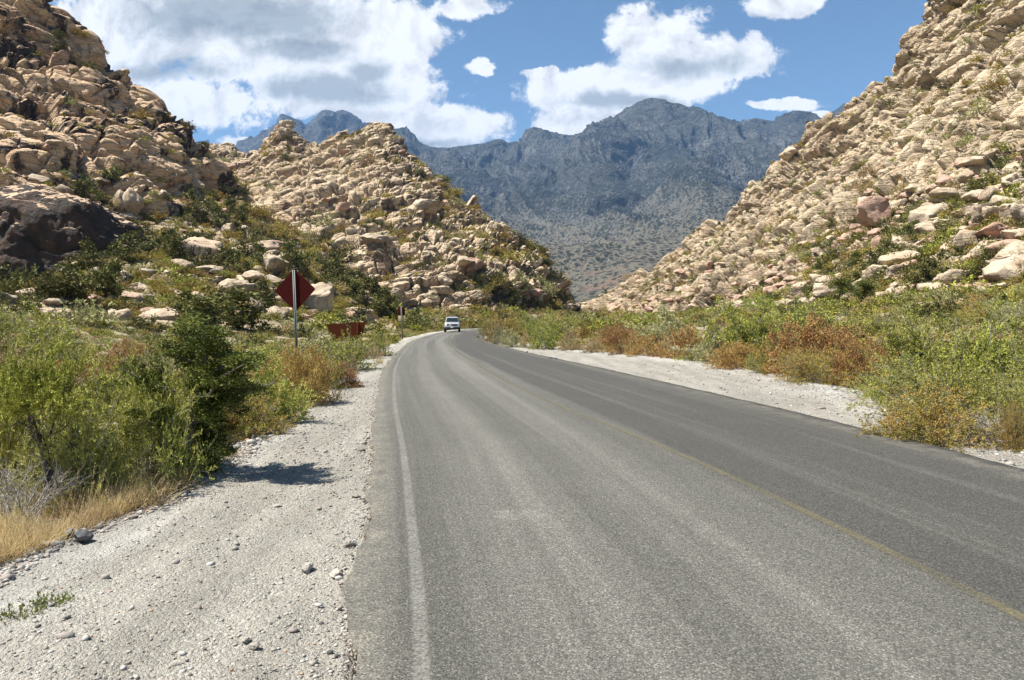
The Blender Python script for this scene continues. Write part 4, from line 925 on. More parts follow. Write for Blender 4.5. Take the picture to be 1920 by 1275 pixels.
put('juniper', 1572, 590, 52, 52, 'round yellowish-green juniper below the grey slab rock', d=78, rz=1)
put('juniper', 1618, 592, 48, 42, 'grey-green juniper right of the round one', d=80, var=1)
put('juniper', 1208, 592, 22, 22, 'dark juniper at the foot of the right slope, left of the bright tree', d=150)
put('juniper', 1292, 580, 14, 14, 'left one of two tiny dark junipers at the slope foot', d=170); put('juniper', 1305, 580, 14, 13, 'right one of two tiny dark junipers at the slope foot', d=170, var=1)
put('bright', 1425, 568, 60, 40, 'vivid yellow-green tree at the foot of the right slope', d=118, cat='tree', name='small_tree')

# ---- the scrub flats either side
def scrubflat():
    out = []
    r = np.random.default_rng(5); tries = 0
    while len(out) < 760 and tries < 60000:
        tries += 1
        side = 1 if r.random() < 0.72 else -1; y = 12+r.random()**0.8*128
        px = 960+side*r.random()*1250; x = (px-960)/F*y
        if side > 0:
            s = x-RO(np.clip(y, -8, 168))
            if s < 1.0+0.02*y: continue
            if s < 3.5 and y < 50: continue
        else:
            s = LO(np.clip(y, -8, 182))-x
            if s < 0.6: continue
            if y < 19: continue
        if y > 125 and -12 < x < 60: continue
        if any((x-o[0])**2+(y-o[1])**2 < (0.32*(o[3]+0.8))**2 for o in out): continue
        n = vnoise(np.array([[x*0.06, y*0.06, 3.0*side]]), 44)[0]
        if side > 0: ks = (['green_lo', 'sage_lo', 'sage_lo', 'tan_lo', 'scrub_lo', 'rust_lo'] if n < 0 else ['green_lo', 'sage_lo', 'green_lo', 'olive_lo', 'scrub_lo', 'tan_lo'])
        else: ks = ['scrub_lo', 'green_lo', 'scrub_lo', 'tree_lo', 'sage_lo', 'tan_lo'] if y > 45 and s > 7 else ['green_lo', 'sage_lo', 'tan_lo', 'sage_lo', 'rust_lo', 'green_lo']
        k = ks[r.integers(0, 6)]; h = 0.45+0.75*r.random()
        if side > 0: h = min(h*1.0, 1.25)
        if k == 'tree_lo': h = 2+r.random()*1.6
        elif side < 0 and s > 8: h *= 1.5
        if side < 0 and y > 60: h *= (0.8 if s < 6 else 1.3)
        if k in ('tan_lo', 'rust_lo'): h *= 0.7
        out.append((x, y, k, h))
    out.sort(key=lambda o: -o[3]/o[1]); return out
flat = scrubflat()
WORD = {'green_lo': 'green', 'sage_lo': 'grey-green', 'tan_lo': 'straw-coloured', 'olive_lo': 'olive', 'rust_lo': 'rust-brown', 'scrub_lo': 'dark olive', 'bright_lo': 'bright green', 'tree_lo': 'dark'}
REST = []
for i, (x, y, k, h) in enumerate(flat):
    loc = (x, y, g1(x, y)-0.03); side = 'right' if x > 0 and x > Rx(min(y, 160)) else 'left'
    f = 1.15+0.5*rng.random()
    if i < 290:
        what = 'small tree' if k == 'tree_lo' else 'shrub'
        kk = k.replace('_lo', '') if y < 40 and k.replace('_lo', '') in KIND else k
        plant(kk, i, loc, float(rng.random()*6.28), (h*f, h*f, h), f'{WORD[k]} {what} among its like in the scrub to the {side} of the road',
              group=f'{WORD[k]} {what}s in the scrub {side} of the road')
    else: REST.append((loc, h*f, h, k))

# ---- bushes and small trees on the slopes
def visible(P): 
    px = 960+P[..., 0]/P[..., 1]*F; py = HZ-(P[..., 2]-EYE)/P[..., 1]*F; return px, py
cand = []
def scatter(G, Dp, Nn, n, where, dens, size, kinds, seed, uprange=(0, 1), pits=True):
    r = np.random.default_rng(seed); px, py = visible(G); nu, nv = px.shape; c = 0; t = 0
    while c < n and t < n*40:
        t += 1; i = r.integers(0, nu); j = r.integers(0, nv)
        if not (-60 < px[i, j] < 1980 and -20 < py[i, j] < 600): continue
        p = G[i, j]; nz = abs(Nn[i, j, 2])
        m = dens(px[i, j], py[i, j], p); nn = fbm(np.array([p*0.035]), seed, 3)[0]
        if r.random() > m*np.clip((0.75+0.5*nn) if seed == 304 else 0.5+1.3*nn, 0.05, 1.3): continue
        if pits and Dp[i, j] > 0.6 and r.random() < 0.75: continue
        k = kinds[r.integers(0, len(kinds))]; h = size*(0.5+1.0*r.random()**1.5)*(1.0 if k != 'tree_lo' else 1.35)
        dd = p[1]; cand.append((tuple(p-np.array([0, 0, 0.12*h])), h*(0.9+0.5*r.random()), h, k, where, h/dd)); c += 1
scatter(GG, DG, NG, 620, 'on the green slope left of the road', lambda x, y, p: 1.0 if x < 560 else 0.7, 2.3, ['tree_lo', 'scrub_lo', 'scrub_lo', 'scrub_lo', 'scrub_lo', 'tree_lo', 'tree_lo', 'green_lo'], 301, pits=False)
scatter(GM, DM, NM, 900, 'on the boulder hill beyond the bend', lambda x, y, p: 0.55+0.5*sst(x, 800, 950)*(y > 430)+0.5*(y > 560), 2.0, ['scrub_lo', 'scrub_lo', 'green_lo', 'tree_lo', 'olive_lo'], 302)
scatter(GL, DLh, NL, 170, 'on the high hill at the left', lambda x, y, p: 0.5 if y < 330 else 1.0, 2.2, ['scrub_lo', 'tree_lo', 'green_lo', 'olive_lo'], 303)
scatter(GR, DRh, NR_, 1700, 'on the slope right of the road', lambda x, y, p: 0.62+0.38*float(sst((x-1250)/670+(y-350)/250, 0.4, 1.1)), 1.75, ['scrub_lo', 'scrub_lo', 'green_lo', 'tree_lo', 'olive_lo', 'sage_lo'], 304)
cand.sort(key=lambda c: -c[5])
for i, (p, wd, h, k, where, s) in enumerate(cand):
    if i < 290:
        what = 'small tree' if k == 'tree_lo' else 'bush'
        plant(k, i, p, float(rng.random()*6.28), (wd, wd, h), f'{WORD[k]} {what}, one of many {where}', cat=what, group=f'{WORD[k]} {what}s {where}', name=what.replace(' ', '_'))
    else: REST.append((p, wd, h, k))

def instancer(name, locs, rots, scales, idx, sources):
    me = bpy.data.meshes.new(name); n = len(locs); me.vertices.add(n); me.vertices.foreach_set('co', np.asarray(locs, np.float32).ravel())
    a = me.attributes.new('rot', 'FLOAT_VECTOR', 'POINT'); a.data.foreach_set('vector', np.asarray(rots, np.float32).ravel())
    a = me.attributes.new('scl', 'FLOAT_VECTOR', 'POINT'); a.data.foreach_set('vector', np.asarray(scales, np.float32).ravel())
    a = me.attributes.new('idx', 'INT', 'POINT'); a.data.foreach_set('value', np.asarray(idx, np.int32))
    o = bpy.data.objects.new(name, me); COL.objects.link(o)
    g = bpy.data.node_groups.new(name, 'GeometryNodeTree'); g.interface.new_socket('Geometry', in_out='INPUT', socket_type='NodeSocketGeometry'); g.interface.new_socket('Geometry', in_out='OUTPUT', socket_type='NodeSocketGeometry')
    gi = g.nodes.new('NodeGroupInput'); go = g.nodes.new('NodeGroupOutput'); jn = g.nodes.new('GeometryNodeJoinGeometry'); ip = g.nodes.new('GeometryNodeInstanceOnPoints')
    for s in sources:
        oi = g.nodes.new('GeometryNodeObjectInfo'); oi.inputs['Object'].default_value = s; oi.transform_space = 'ORIGINAL'
        ti = g.nodes.new('GeometryNodeGeometryToInstance'); g.links.new(oi.outputs['Geometry'], ti.inputs[0]); g.links.new(ti.outputs[0], jn.inputs[0])
    def attr(nm, ty):
        x = g.nodes.new('GeometryNodeInputNamedAttribute'); x.data_type = ty; x.inputs['Name'].default_value = nm; return x.outputs['Attribute']
    er = g.nodes.new('FunctionNodeEulerToRotation'); g.links.new(attr('rot', 'FLOAT_VECTOR'), er.inputs[0])
    g.links.new(gi.outputs[0], ip.inputs['Points']); g.links.new(jn.outputs[0], ip.inputs['Instance']); ip.inputs['Pick Instance'].default_value = True
    g.links.new(attr('idx', 'INT'), ip.inputs['Instance Index']); g.links.new(er.outputs[0], ip.inputs['Rotation']); g.links.new(attr('scl', 'FLOAT_VECTOR'), ip.inputs['Scale'])
    g.links.new(ip.outputs[0], go.inputs[0]); md = o.modifiers.new('scatter', 'NODES'); md.node_group = g
    return tag(o, kind='stuff')
srcs = [FIRST[k] for k in FIRST if k[0].endswith('_lo')]
def idx_for(k): 
    c = [i for i, s in enumerate(FIRSTK) if s[0] == k]; return int(rng.choice(c)) if c else int(rng.integers(0, len(FIRSTK)))
# joined inputs arrive last-linked first: order the keys the same way
FIRSTK = [k for k in FIRST if k[0].endswith('_lo')]
GREENS = ('scrub_lo', 'green_lo', 'sage_lo', 'olive_lo', 'tree_lo')
def stuffscrub(name, rest):
    keys = [k for k in FIRSTK if any(k[0] == q[3] for q in rest)] or FIRSTK
    by = {}
    for q in rest: by.setdefault(q[3], []).append(q)
    locs, rots, scs, ids = [], [], [], []
    for q in rest:
        c = [i for i, s in enumerate(keys) if s[0] == q[3]]
        if not c: c = [0]
        locs.append(q[0]); rots.append((0, 0, rng.random()*6.28)); scs.append((q[1], q[1], q[2])); ids.append(int(rng.choice(c)))
    return instancer(name, locs, rots, scs, ids, [FIRST[k] for k in keys])
# low ground cover on the flats, the slopes and between the larger plants
r_ = np.random.default_rng(77); cover = []
for _ in range(1500):
    y = 115+190*r_.random(); px = 700+480*r_.random(); x = (px-960)/F*y
    if y < 190 and np.min(np.hypot(dc[:, 0]-x, dc[:, 1]-y)) < 6.5: continue
    h = 0.7+1.3*r_.random(); cover.append(((x, y, g1(x, y)-0.05), h*1.5, h, ['green_lo', 'sage_lo', 'scrub_lo', 'olive_lo', 'green_lo', 'scrub_lo'][r_.integers(0, 6)]))
for _ in range(9000):
    y = 11+130*r_.random(); px = 960+(r_.random()*2-1)*1200; x = (px-960)/F*y
    if x > 0 or px > 960: ok = x-RO(np.clip(y, -8, 168)) > 0.5
    else: ok = LO(np.clip(y, -8, 182))-x > 0.4
    if LO(np.clip(y, -8, 182))-0.3 < x < RO(np.clip(y, -8, 168))+0.4: ok = False
    if not ok: continue
    h = 0.16+0.28*r_.random(); k = ['sage_lo', 'tan_lo', 'green_lo', 'olive_lo', 'tan_lo', 'sage_lo', 'scrub_lo'][r_.integers(0, 7)]
    cover.append(((x, y, g1(x, y)-0.02), h*1.6, h, k))
def cover_hill(G, n, f, size, seed):
    r = np.random.default_rng(seed); px, py = visible(G); nu, nv = px.shape
    for _ in range(n):
        i = r.integers(0, nu); j = r.integers(0, nv); x, y = px[i, j], py[i, j]
        if -60 < x < 1980 and -20 < y < 600 and r.random() < f(x, y)*np.clip(0.5+(0.6 if seed == 404 else 1.2)*fbm(np.array([G[i, j]*0.05]), seed, 2)[0], 0.05, 1.2):
            h = size*(0.4+0.8*r.random()); cover.append((tuple(G[i, j]-np.array([0, 0, 0.1*h])), h*1.4, h, ['scrub_lo', 'sage_lo', 'scrub_lo', 'scrub_lo', 'tan_lo'][r.integers(0, 5)]))
cover_hill(GG, 7000, lambda x, y: 1.0, 1.0, 401)
cover_hill(GM, 4500, lambda x, y: 0.6, 0.9, 402)
cover_hill(GL, 2500, lambda x, y: 0.3+0.6*(y > 330), 1.0, 403)
cover_hill(GR, 12000, lambda x, y: 0.42+0.58*float(sst((x-1250)/670+(y-350)/250, 0.55, 1.35)), 0.95, 404)
stuffscrub('scrub', REST); stuffscrub('ground_cover', cover)
gl = []
for _ in range(2300):
    y = 4.5+34*r_.random()**1.0; 
    if r_.random() < 0.5: x = LO(y)-abs(r_.normal())*1.6-0.05
    else: x = RO(y)+abs(r_.normal())*1.6+0.1
    if x > 0 and y < 8.7: continue
    s = (0.3+0.45*r_.random())*(1.2 if x < 0 and y < 8 else 0.8); gl.append(((x, y, g1(x, y)), s))
gk = [k for k in FIRST if k[0] == 'grass']
instancer('dry_grass', [g[0] for g in gl], [(0, 0, r_.random()*6.28) for g in gl], [(g[1],)*3 for g in gl], [int(r_.integers(0, len(gk))) for g in gl], [FIRST[k] for k in gk])

# ------------------------------------------------------------------ rocks
import bmesh
def rock_mesh(seed, sub=4, cuts=9, rough=0.05, slab=1.0, roundness=0.8, box=False):
    bm = bmesh.new(); bmesh.ops.create_icosphere(bm, subdivisions=sub, radius=1.0)
    V = np.array([v.co[:] for v in bm.verts]); T = np.array([[v.index for v in f.verts] for f in bm.faces]); bm.free()
    r = np.random.default_rng(seed); N = unit(r.normal(size=(cuts, 3)))
    if box:
        for n, h in (((1, 0, 0), .62), ((-1, 0.1, 0), .6), ((0, 1, 0), .6), ((0.1, -1, 0), .55), ((0.05, 0, 1), .62), ((0, 0, -1), .6)):
            n = np.array(n, float); n /= np.linalg.norm(n); V = V-n*(np.maximum(V@n-h, 0)*0.96)[:, None]
        N = N[:3]
    for n in N:
        h = roundness*(0.62+0.3*r.random()); d = V@n; over = np.maximum(d-h, 0); V = V-n*(over*0.93)[:, None]
    V = V*(1+0.10*fbm(V*1.3+seed, seed, 3))[:, None]
    U_ = unit(V); f1, f2, c = worley(V*1.5+seed*3.1, seed); V = V-U_*(0.05*(1-sst(f2-f1, 0, 0.09)))[:, None]
    V = V+U_*(rough*fbm(V*5, seed+3, 4))[:, None]
    V[:, 2] *= slab; V[:, 2] -= V[:, 2].min()
    V[:, 2] = V[:, 2]/V[:, 2].max(); V[:, 0] /= np.ptp(V[:, 0]); V[:, 1] /= np.ptp(V[:, 1])
    return mesh_from('boulder', V, tris=T, attrs={'tint': 0.5+0.5*np.clip(fbm(V*2, seed, 2), -1, 1)})
RB = [rock_mesh(100+i, 4, 11+i % 5, 0.07, 1.0, 0.68+0.08*(i % 3), box=(i in (0, 7, 9))) for i in range(10)]
RS = [rock_mesh(140+i, 3, 14, 0.07, 1.0, 0.66) for i in range(6)]
RN = [rock_mesh(180+i, 4, 14, 0.09, 1.0, 0.62) for i in range(6)]
def rock(loc, dims, rz, label, mesh, m, cat='boulder', group=None, tilt=(0, 0), name='boulder'):
    key = (mesh.name, m.name)
    if key not in RP_CACHE:
        me = mesh if not mesh.materials else mesh.copy()
        me.materials.clear(); me.materials.append(m); RP_CACHE[key] = me
    o = bpy.data.objects.new(name, RP_CACHE[key]); COL.objects.link(o); o.location = loc; o.scale = dims; o.rotation_euler = (tilt[0], tilt[1], rz)
    return tag(o, label, cat, group)
RP_CACHE = {}
PG = {id(G): visible(G) for G in (GM, GL, GR, GG)}
def on(G, x, y):
    px, py = PG[id(G)]; dd = (px-x)**2+(py-y)**2; m = dd < 30
    if not m.any(): m = dd <= dd.min()
    Yd = np.where(m, G[..., 1], 1e9); k = np.unravel_index(np.argmin(Yd), Yd.shape); return G[k]
def hero(G, x, y, wpx, hpx, label, i, m='boulder', rz=None, tilt=(0, 0), deep=0.8, sink=0.12):
    p = on(G, x, y+hpx*0.5); d = p[1]; wd, h = wpx*d/F, hpx*d/F*(1+sink)
    return rock((p[0], p[1]+wd*deep*0.3, p[2]-h*sink), (wd, wd*deep, h), rng.random()*6.28 if rz is None else rz, label, RB[i % 10], M[m], tilt=tilt)
for a in [(GG, 375, 460, 76, 40, 'big square tan boulder with dark vertical streaks on the green slope', 0, 'boulder_streaked', 0.3), (GG, 388, 499, 62, 17, 'flat pale slab lying below the streaked boulder', 1, 'boulder', 0.2), (GG, 350, 441, 36, 18, 'grey-tan boulder touching the upper left of the streaked one', 2),
          (GG, 505, 492, 56, 36, 'rounded pinkish boulder with a shaded underside left of the diamond sign', 3), (GG, 495, 457, 66, 28, 'broad pale slab boulder above the rounded pinkish one', 4), (GG, 440, 468, 30, 18, 'small white boulder between streaked boulder and broad slab', 5), (GG, 505, 470, 44, 18, 'low tan boulder wedged under the broad slab', 1),
          (GG, 588, 552, 92, 62, 'large layered pinkish outcrop behind the diamond sign', 6, 'boulder', 0.5), (GG, 530, 548, 70, 26, 'long grey ledge boulder left of the layered outcrop', 7), (GG, 470, 515, 60, 24, 'pale broken ledge rock in the green slope', 8), (GG, 407, 518, 20, 12, 'small pale boulder under the flat slab', 9),
          (GG, 100, 590, 28, 12, 'white rock in the bushes below the black cliff', 2), (GG, 147, 608, 24, 10, 'grey rock lower right of the white rock', 3), (GG, 95, 562, 40, 14, 'tan rock under the black cliff', 5), (GG, 50, 545, 38, 24, 'broken brown rock at the left foot of the black cliff', 6), (GG, 440, 562, 22, 10, 'small round tan rock on the green slope left of the sign', 4),
          (GL, 245, 372, 56, 54, 'left of the twin domed boulders under the high hill', 2), (GL, 218, 372, 30, 46, 'narrow domed boulder beside the twin domes', 8), (GL, 306, 366, 26, 22, 'small round boulder right of the twin domes', 5),
          (GM, 535, 243, 16, 16, 'dark knob balanced on the crest of the boulder hill', 0), (GM, 700, 450, 60, 24, 'wide pale boulder low on the boulder hill', 4), (GM, 800, 385, 60, 26, 'tan whaleback boulder halfway up the boulder hill', 6), (GM, 890, 500, 44, 30, 'red-brown faced boulder on the lower boulder hill', 3, 'boulder_red'),
          (GR, 1447, 540, 38, 20, 'red and white boulder beside the vivid green tree', 4, 'boulder_red'), (GR, 1385, 563, 46, 16, 'flat pale boulder at the slope foot left of the vivid tree', 1), (GR, 1562, 537, 84, 26, 'long grey slanting slab near the foot of the right slope', 7), (GR, 1655, 508, 80, 30, 'brown-shadowed boulder on the lower right slope', 6), (GR, 1672, 517, 36, 18, 'pale block leaning on the brown-shadowed boulder', 2),
          (GR, 1710, 482, 84, 28, 'broad pale whaleback rock on the right slope', 4), (GR, 1675, 536, 26, 18, 'rounded pale rock below the brown-shadowed boulder', 5), (GR, 1640, 536, 24, 12, 'reddish split rock left of the rounded pale rock', 3, 'boulder_red'), (GR, 1640, 395, 60, 50, 'tall pink slab standing on the right slope', 9, 'boulder_red'), (GR, 1745, 395, 60, 36, 'pale split block on the right slope', 0),
          (GR, 1862, 364, 36, 24, 'reddish boulder between the green bushes at the right', 3, 'boulder_red'), (GR, 1900, 395, 60, 44, 'big tan boulder with a dark hollow at the right edge', 6), (GR, 1820, 322, 38, 30, 'round boulder high on the right slope', 2), (GR, 1775, 357, 60, 28, 'pale split boulder below the round one', 5), (GR, 1800, 396, 30, 14, 'small red boulder on the right slope', 1, 'boulder_red'),
          (GR, 1876, 493, 50, 20, 'pale rocks near the right edge above the yuccas', 7), (GR, 1485, 285, 50, 22, 'pale block sticking out of the right skyline', 4)]:
    G, x, y, wpx, hpx, lab, i = a[:7]; hero(G, x, y, wpx, hpx, lab, i, *(a[7:8] or ('boulder',)), **({'rz': a[8]} if len(a) > 8 else {}))
# many more boulders
bc = []
def bould(G, n, f, size, seed, where, reds=0.1):
    r = np.random.default_rng(seed); px, py = visible(G); nu, nv = px.shape; c = 0; t = 0
    while c < n and t < n*40:
        t += 1; i = r.integers(0, nu); j = r.integers(0, nv); x, y = px[i, j], py[i, j]
        if not (-60 < x < 1980 and -20 < y < 600) or r.random() > f(x, y): continue
        s = size*(0.35+1.0*r.random()**2.6); p = G[i, j]; bc.append((s/p[1], p, s, where, r.random() < reds, r.integers(0, 16), r.random(5))); c += 1
bould(GG, 420, lambda x, y: 0.35+0.65*sst(x, 330, 560), 3.0, 501, 'on the green slope left of the road')
bould(GR, 1200, lambda x, y: 0.03+0.97*float(sst((x-1250)/670+(y-350)/250, 0.5, 1.2)), 3.2, 502, 'on the lower slope right of the road', 0.16)
bould(GM, 160, lambda x, y: 0.5+0.5*(x > 640), 3.2, 503, 'on the boulder hill beyond the bend')
bould(GL, 160, lambda x, y: 1.0 if y > 270 else 0.1, 3.4, 504, 'on the high hill at the left')
bc.sort(key=lambda b: -b[0])
rs = []
for i, (a, p, s, where, red, k, q) in enumerate(bc):
    dims = (s*(0.9+0.7*q[0]), s*(0.7+0.5*q[1]), s*(0.45+0.35*q[2])); z = p[2]-dims[2]*0.35
    if i < 240:
        rock((p[0], p[1], z), dims, float(q[3]*6.28), f"{'reddish' if red else 'pale tan'} boulder, one of many {where}", (RB+RS)[k], M['boulder_red' if red else 'boulder'], group=f"{'reddish' if red else 'pale tan'} boulders {where}", tilt=(0.3*(q[4]-.5), 0.3*(q[2]-.5)))
    else: rs.append((p, z, dims, q, red))
rsrc = [o for o in COL.objects if o.type == 'MESH' and o.name.startswith('boulder')]; seen = {}
for o in rsrc: seen.setdefault(o.data.name, o)
rsrc = list(seen.values())
instancer('rubble', [(p[0], p[1], z) for p, z, d, q, red in rs], [(0.4*(q[4]-.5), 0.4*(q[0]-.5), q[3]*6.28) for p, z, d, q, red in rs], [d for p, z, d, q, red in rs], [int(q[1]*len(rsrc)) % len(rsrc) for p, z, d, q, red in rs], rsrc)

# the black varnished cliff block at the left
def cliff():
    d = 106; nu, nv = 620, 420; th = np.linspace(0, 2*np.pi, nu, endpoint=False); ph = np.linspace(-0.52*np.pi, 0.5*np.pi, nv)
    T, Pp = np.meshgrid(th, ph, indexing='ij'); cx = PX(85, 0, d)[0]
    def sp(v, e): return np.sign(v)*np.abs(v)**e
    x = 12.0*sp(np.cos(Pp), 0.45)*sp(np.cos(T), 0.8); y = 9.0*sp(np.cos(Pp), 0.45)*sp(np.sin(T), 0.8); z = 11.6*sp(np.sin(Pp), 0.75)
    z = z+np.where(z > 0, -0.10*x-0.012*x*x*(x > 0), 0); P = np.stack([x.ravel()+cx-0.5, y.ravel()+d+6, z.ravel()+7.9], 1)
    nrm_ = unit(P-np.array([cx, d+6, 5.0])); disp, tint = rockiness(P, (9, 4, 1.6), (0.15, 0.10, 0.05), -15, 10, (1.5, 1.2, 0.9), 77, ((10.0, 0.55, 2.2, 2.0),))
    P = P+nrm_*(disp+1.7*fbm(P/8, 78, 5, 0.48))[:, None]
    q = grid_faces(nu, nv); wrap = np.stack([(nu-1)*nv+np.arange(nv-1), np.arange(nv-1), np.arange(nv-1)+1, (nu-1)*nv+np.arange(nv-1)+1], 1)
    o = link('rock_outcrop', mesh_from('rock_outcrop', P, np.vstack([q, wrap]), attrs={'tint': tint}), M['varnish']); tag(o, 'huge rounded outcrop stained black below a tan top, at the left', 'rock outcrop')
cliff()

# stones by the road
for px, py, wpx, hpx, lab, i in [(158, 1015, 44, 32, 'dark grey stone with a shadow at the edge of the golden grass', 0), (132, 1008, 28, 24, 'smaller dark grey stone touching the larger one', 3), (655, 1028, 34, 18, 'pale angular stone beside the asphalt edge', 1), (578, 1074, 36, 20, 'pointed beige stone on the left gravel', 4),
                                 (480, 1222, 24, 18, 'small white stone low on the left gravel', 2), (462, 1212, 22, 14, 'flat white stone touching the small white one', 5), (632, 1085, 34, 18, 'grey stone in the crumbling road edge', 3), (330, 1250, 30, 12, 'tan flat stone near the bottom of the gravel', 1), (96, 1140, 22, 10, 'dark flat stone near the green weeds', 4),
                                 (520, 952, 22, 7, 'orange-tan flat chip of stone on the left gravel', 5), (400, 862, 36, 16, 'dark stone in the shadow of the juniper', 2), (668, 940, 20, 10, 'light stone at the asphalt edge further up', 0)]:
    d = EYE/((py-HZ)/F)*1.045; x = (px-960)/F*d; z = vz(-1, x, d); wd = wpx*d/F*0.85
    dark = 'dark' in lab
    if dark and 'stone_dark' not in M: M['stone_dark'] = rock_mat('stone_dark', (0.20, 0.20, 0.21), (0.11, 0.11, 0.115), (0.12, 0.10, 0.09), 0.2, bd=0.003, scale=3.0, soilamt=0.0)
    rock((x, d, z-0.012), (wd, wd*0.8, hpx*d/F*0.95), i*1.3, lab, RN[i], M['stone_dark' if dark else 'stone_grey'], cat='stone', name='stone')
for px, py, wpx, lab, i in [(1033, 672, 10, 'left scrap of black rubber on the right road edge', 0), (1042, 673, 8, 'right scrap of black rubber on the right road edge', 1), (988, 660, 4, 'tiny black lump on the gravel by the vivid shrub', 2)]:
    d = EYE/((py-HZ)/F); x = (px-960)/F*d; 
    if 'rubber' not in M: M['rubber'] = plain('rubber', (0.02, 0.02, 0.02), 0.8)
    rock((x, d, -0.03), (wpx*d/F, 0.15, 0.07), i*1.3, lab, RS[i], M['rubber'], cat='debris', name='rubber_scrap')

# loose gravel near the camera: one sheet of individual pebbles
def pebbles():
    r = np.random.default_rng(99)
    bm = bmesh.new(); bmesh.ops.create_icosphere(bm, subdivisions=1, radius=0.5); B = np.array([v.co[:] for v in bm.verts]); T = np.array([[v.index for v in f.verts] for f in bm.faces]); bm.free()
    out = []
    for VV, ys, n, side in ((VL, ysL, 30000, -1), (VR, ysR, 9000, 1)):
        y = (2.9+17*r.random(n)**1.7) if side < 0 else (7+20*r.random(n)**1.3); s = r.random(n)
        if side < 0: s = np.where(r.random(n) < 0.55, 1-0.28*r.random(n), s); s = np.where(r.random(n) < 0.12, 0.02+0.05*np.abs(r.normal(size=n)), s)
        else: s = np.where(r.random(n) < 0.8, 0.93-0.38*np.abs(r.normal(size=n))*0.6, s); s = np.clip(s, 0.02, 1)
        i = np.clip(np.searchsorted(ys, y), 1, len(ys)-1); j = np.clip((s*109).astype(int), 2, 109); P = VV[i, j]+r.normal(size=(n, 3))*np.array([0.012, 0.012, 0])
        sz = 0.006+0.020*r.random(n)**3; big = r.random(n) < 0.05; sz = np.where(big, sz*(1.4+1.5*r.random(n)**2), sz)
        if side < 0: sz = sz*(0.85+0.75*(s > 0.72)+0.3*(y > 8))
        else: sz = sz*1.9
        out.append((P, sz))
    n = 1100; k = r.integers(0, NR, n); k = k[(DL[k, 1] > 2.6) & (DL[k, 1] < 26)]; n = len(k)
    c = np.stack([DL[k, 0]+jL[k]-np.abs(r.normal(size=n))*0.05+0.02, DL[k, 1]+r.normal(size=n)*0.03, np.full(n, -0.035)], 1); out.append((c, 0.010+0.022*r.random(n)**3)); crumbs = n
    P = np.concatenate([o[0] for o in out]); sz = np.concatenate([o[1] for o in out]); n = len(P)
    D = np.stack([0.8+0.6*r.random(n), 0.6+0.5*r.random(n), 0.35+0.35*r.random(n)], 1)
    Bv = B[None]*(1+0.35*r.normal(size=(n, len(B), 1)).clip(-1, 1)*0.7)*D[:, None]*sz[:, None, None]*1.3
    a = r.random(n)*6.28; c, s = np.cos(a)[:, None], np.sin(a)[:, None]; X_ = Bv[..., 0]*c-Bv[..., 1]*s; Y_ = Bv[..., 0]*s+Bv[..., 1]*c
    V = np.stack([X_, Y_, Bv[..., 2]], -1)+P[:, None]+np.array([0, 0, 0.15])*sz[:, None, None]
    Tt = (T[None]+(np.arange(n)*len(B))[:, None, None]).reshape(-1, 3); tv = r.random(n); tv[-crumbs:] *= 0.12; tint = np.repeat(tv, len(B))
    o = link('gravel', mesh_from('gravel', V.reshape(-1, 3), tris=Tt, attrs={'tint': tint}), M['pebble']); tag(o, kind='stuff')
pebbles()

# ------------------------------------------------------------------ signs
M['galv'] = plain('galvanised_steel', (0.13, 0.15, 0.145), 0.6, 0.2, 0.2, 20)
M['sign_back'] = plain('sign_back_dark_red', (0.048, 0.0045, 0.003), 0.7, 0.0, 0.18, 3, spec=0.08)
M['sign_tan'] = plain('plate_tan', (0.40, 0.31, 0.17), 0.6)
M['sign_rust'] = plain('sign_rust_brown', (0.085, 0.022, 0.007), 0.8, 0.0, 0.15, 3, spec=0.1)
M['hole'] = plain('dark_hole', (0.02, 0.02, 0.02), 0.9)
def uchannel(loc, h, label_parent, lean=0.0, w_=0.055):
    mb = MB(); k = w_/0.055
    mb.box((0, 0.012*k, h/2), (0.022*k, 0.004, h)); 
    for s in (-1, 1):
        mb.box((s*0.0155*k, -0.003*k, h/2), (0.009*k, 0.034*k, h)); mb.box((s*0.026*k, -0.018*k, h/2), (0.016*k, 0.004, h))
    o = mb.build('post', M['galv'], label_parent)
    hb = MB()
    for z in np.arange(0.5, h-0.05, 0.10): hb.box((0, 0.0085*k, z), (0.009*k, 0.002, 0.014))
    hb.build('bolt_hole', M['hole'], o)
    return o
def rounded_diamond(s, r, t, n=8):
    pts = []
    for a0, (cx, cy) in zip((-45, 45, 135, 225), ((0, 0),)*4):
        pass
    h = s/2-r; P = []
    for k, (sx_, sy_) in enumerate(((1, 1), (-1, 1), (-1, -1), (1, -1))):
        for i in range(n+1):
            a = math.radians(90*k+90*i/n); P.append((sx_*h+r*math.cos(a), sy_*h+r*math.sin(a)))
    P = np.array(P); a = math.radians(45); P = np.stack([P[:, 0]*math.cos(a)-P[:, 1]*math.sin(a), P[:, 0]*math.sin(a)+P[:, 1]*math.cos(a)], 1)
    return [np.stack([P[:, 0], np.full(len(P), y), P[:, 1]], 1) for y in (t, 0)]
d = 19.0; p = PX(560, 0, d); zg = g1(p[0], d)
top = PX(550, 503, d)[2]
sg = empty('warning_sign', (p[0], d, zg-0.1)); tag(sg, 'dark red back of a diamond warning sign on a leaning steel post', 'road sign'); sg.rotation_euler = (0, math.radians(-2.4), math.radians(-6))
uchannel(None, top-zg+0.1-0.045, sg)
mb = MB(); mb.loft(rounded_diamond(0.775, 0.045, 0.004)); o = mb.build('sign_plate', M['sign_back'], sg); o.location = (0.002, 0.016, top-zg+0.1-0.55)
mb = MB()
for z in (0.35, -0.35): mb.cyl((0, -0.012, z), (0, 0.01, z), 0.008, k=8)
mb.build('bolt', M['galv'], sg).location = (0, 0.0, top-zg+0.1-0.55)
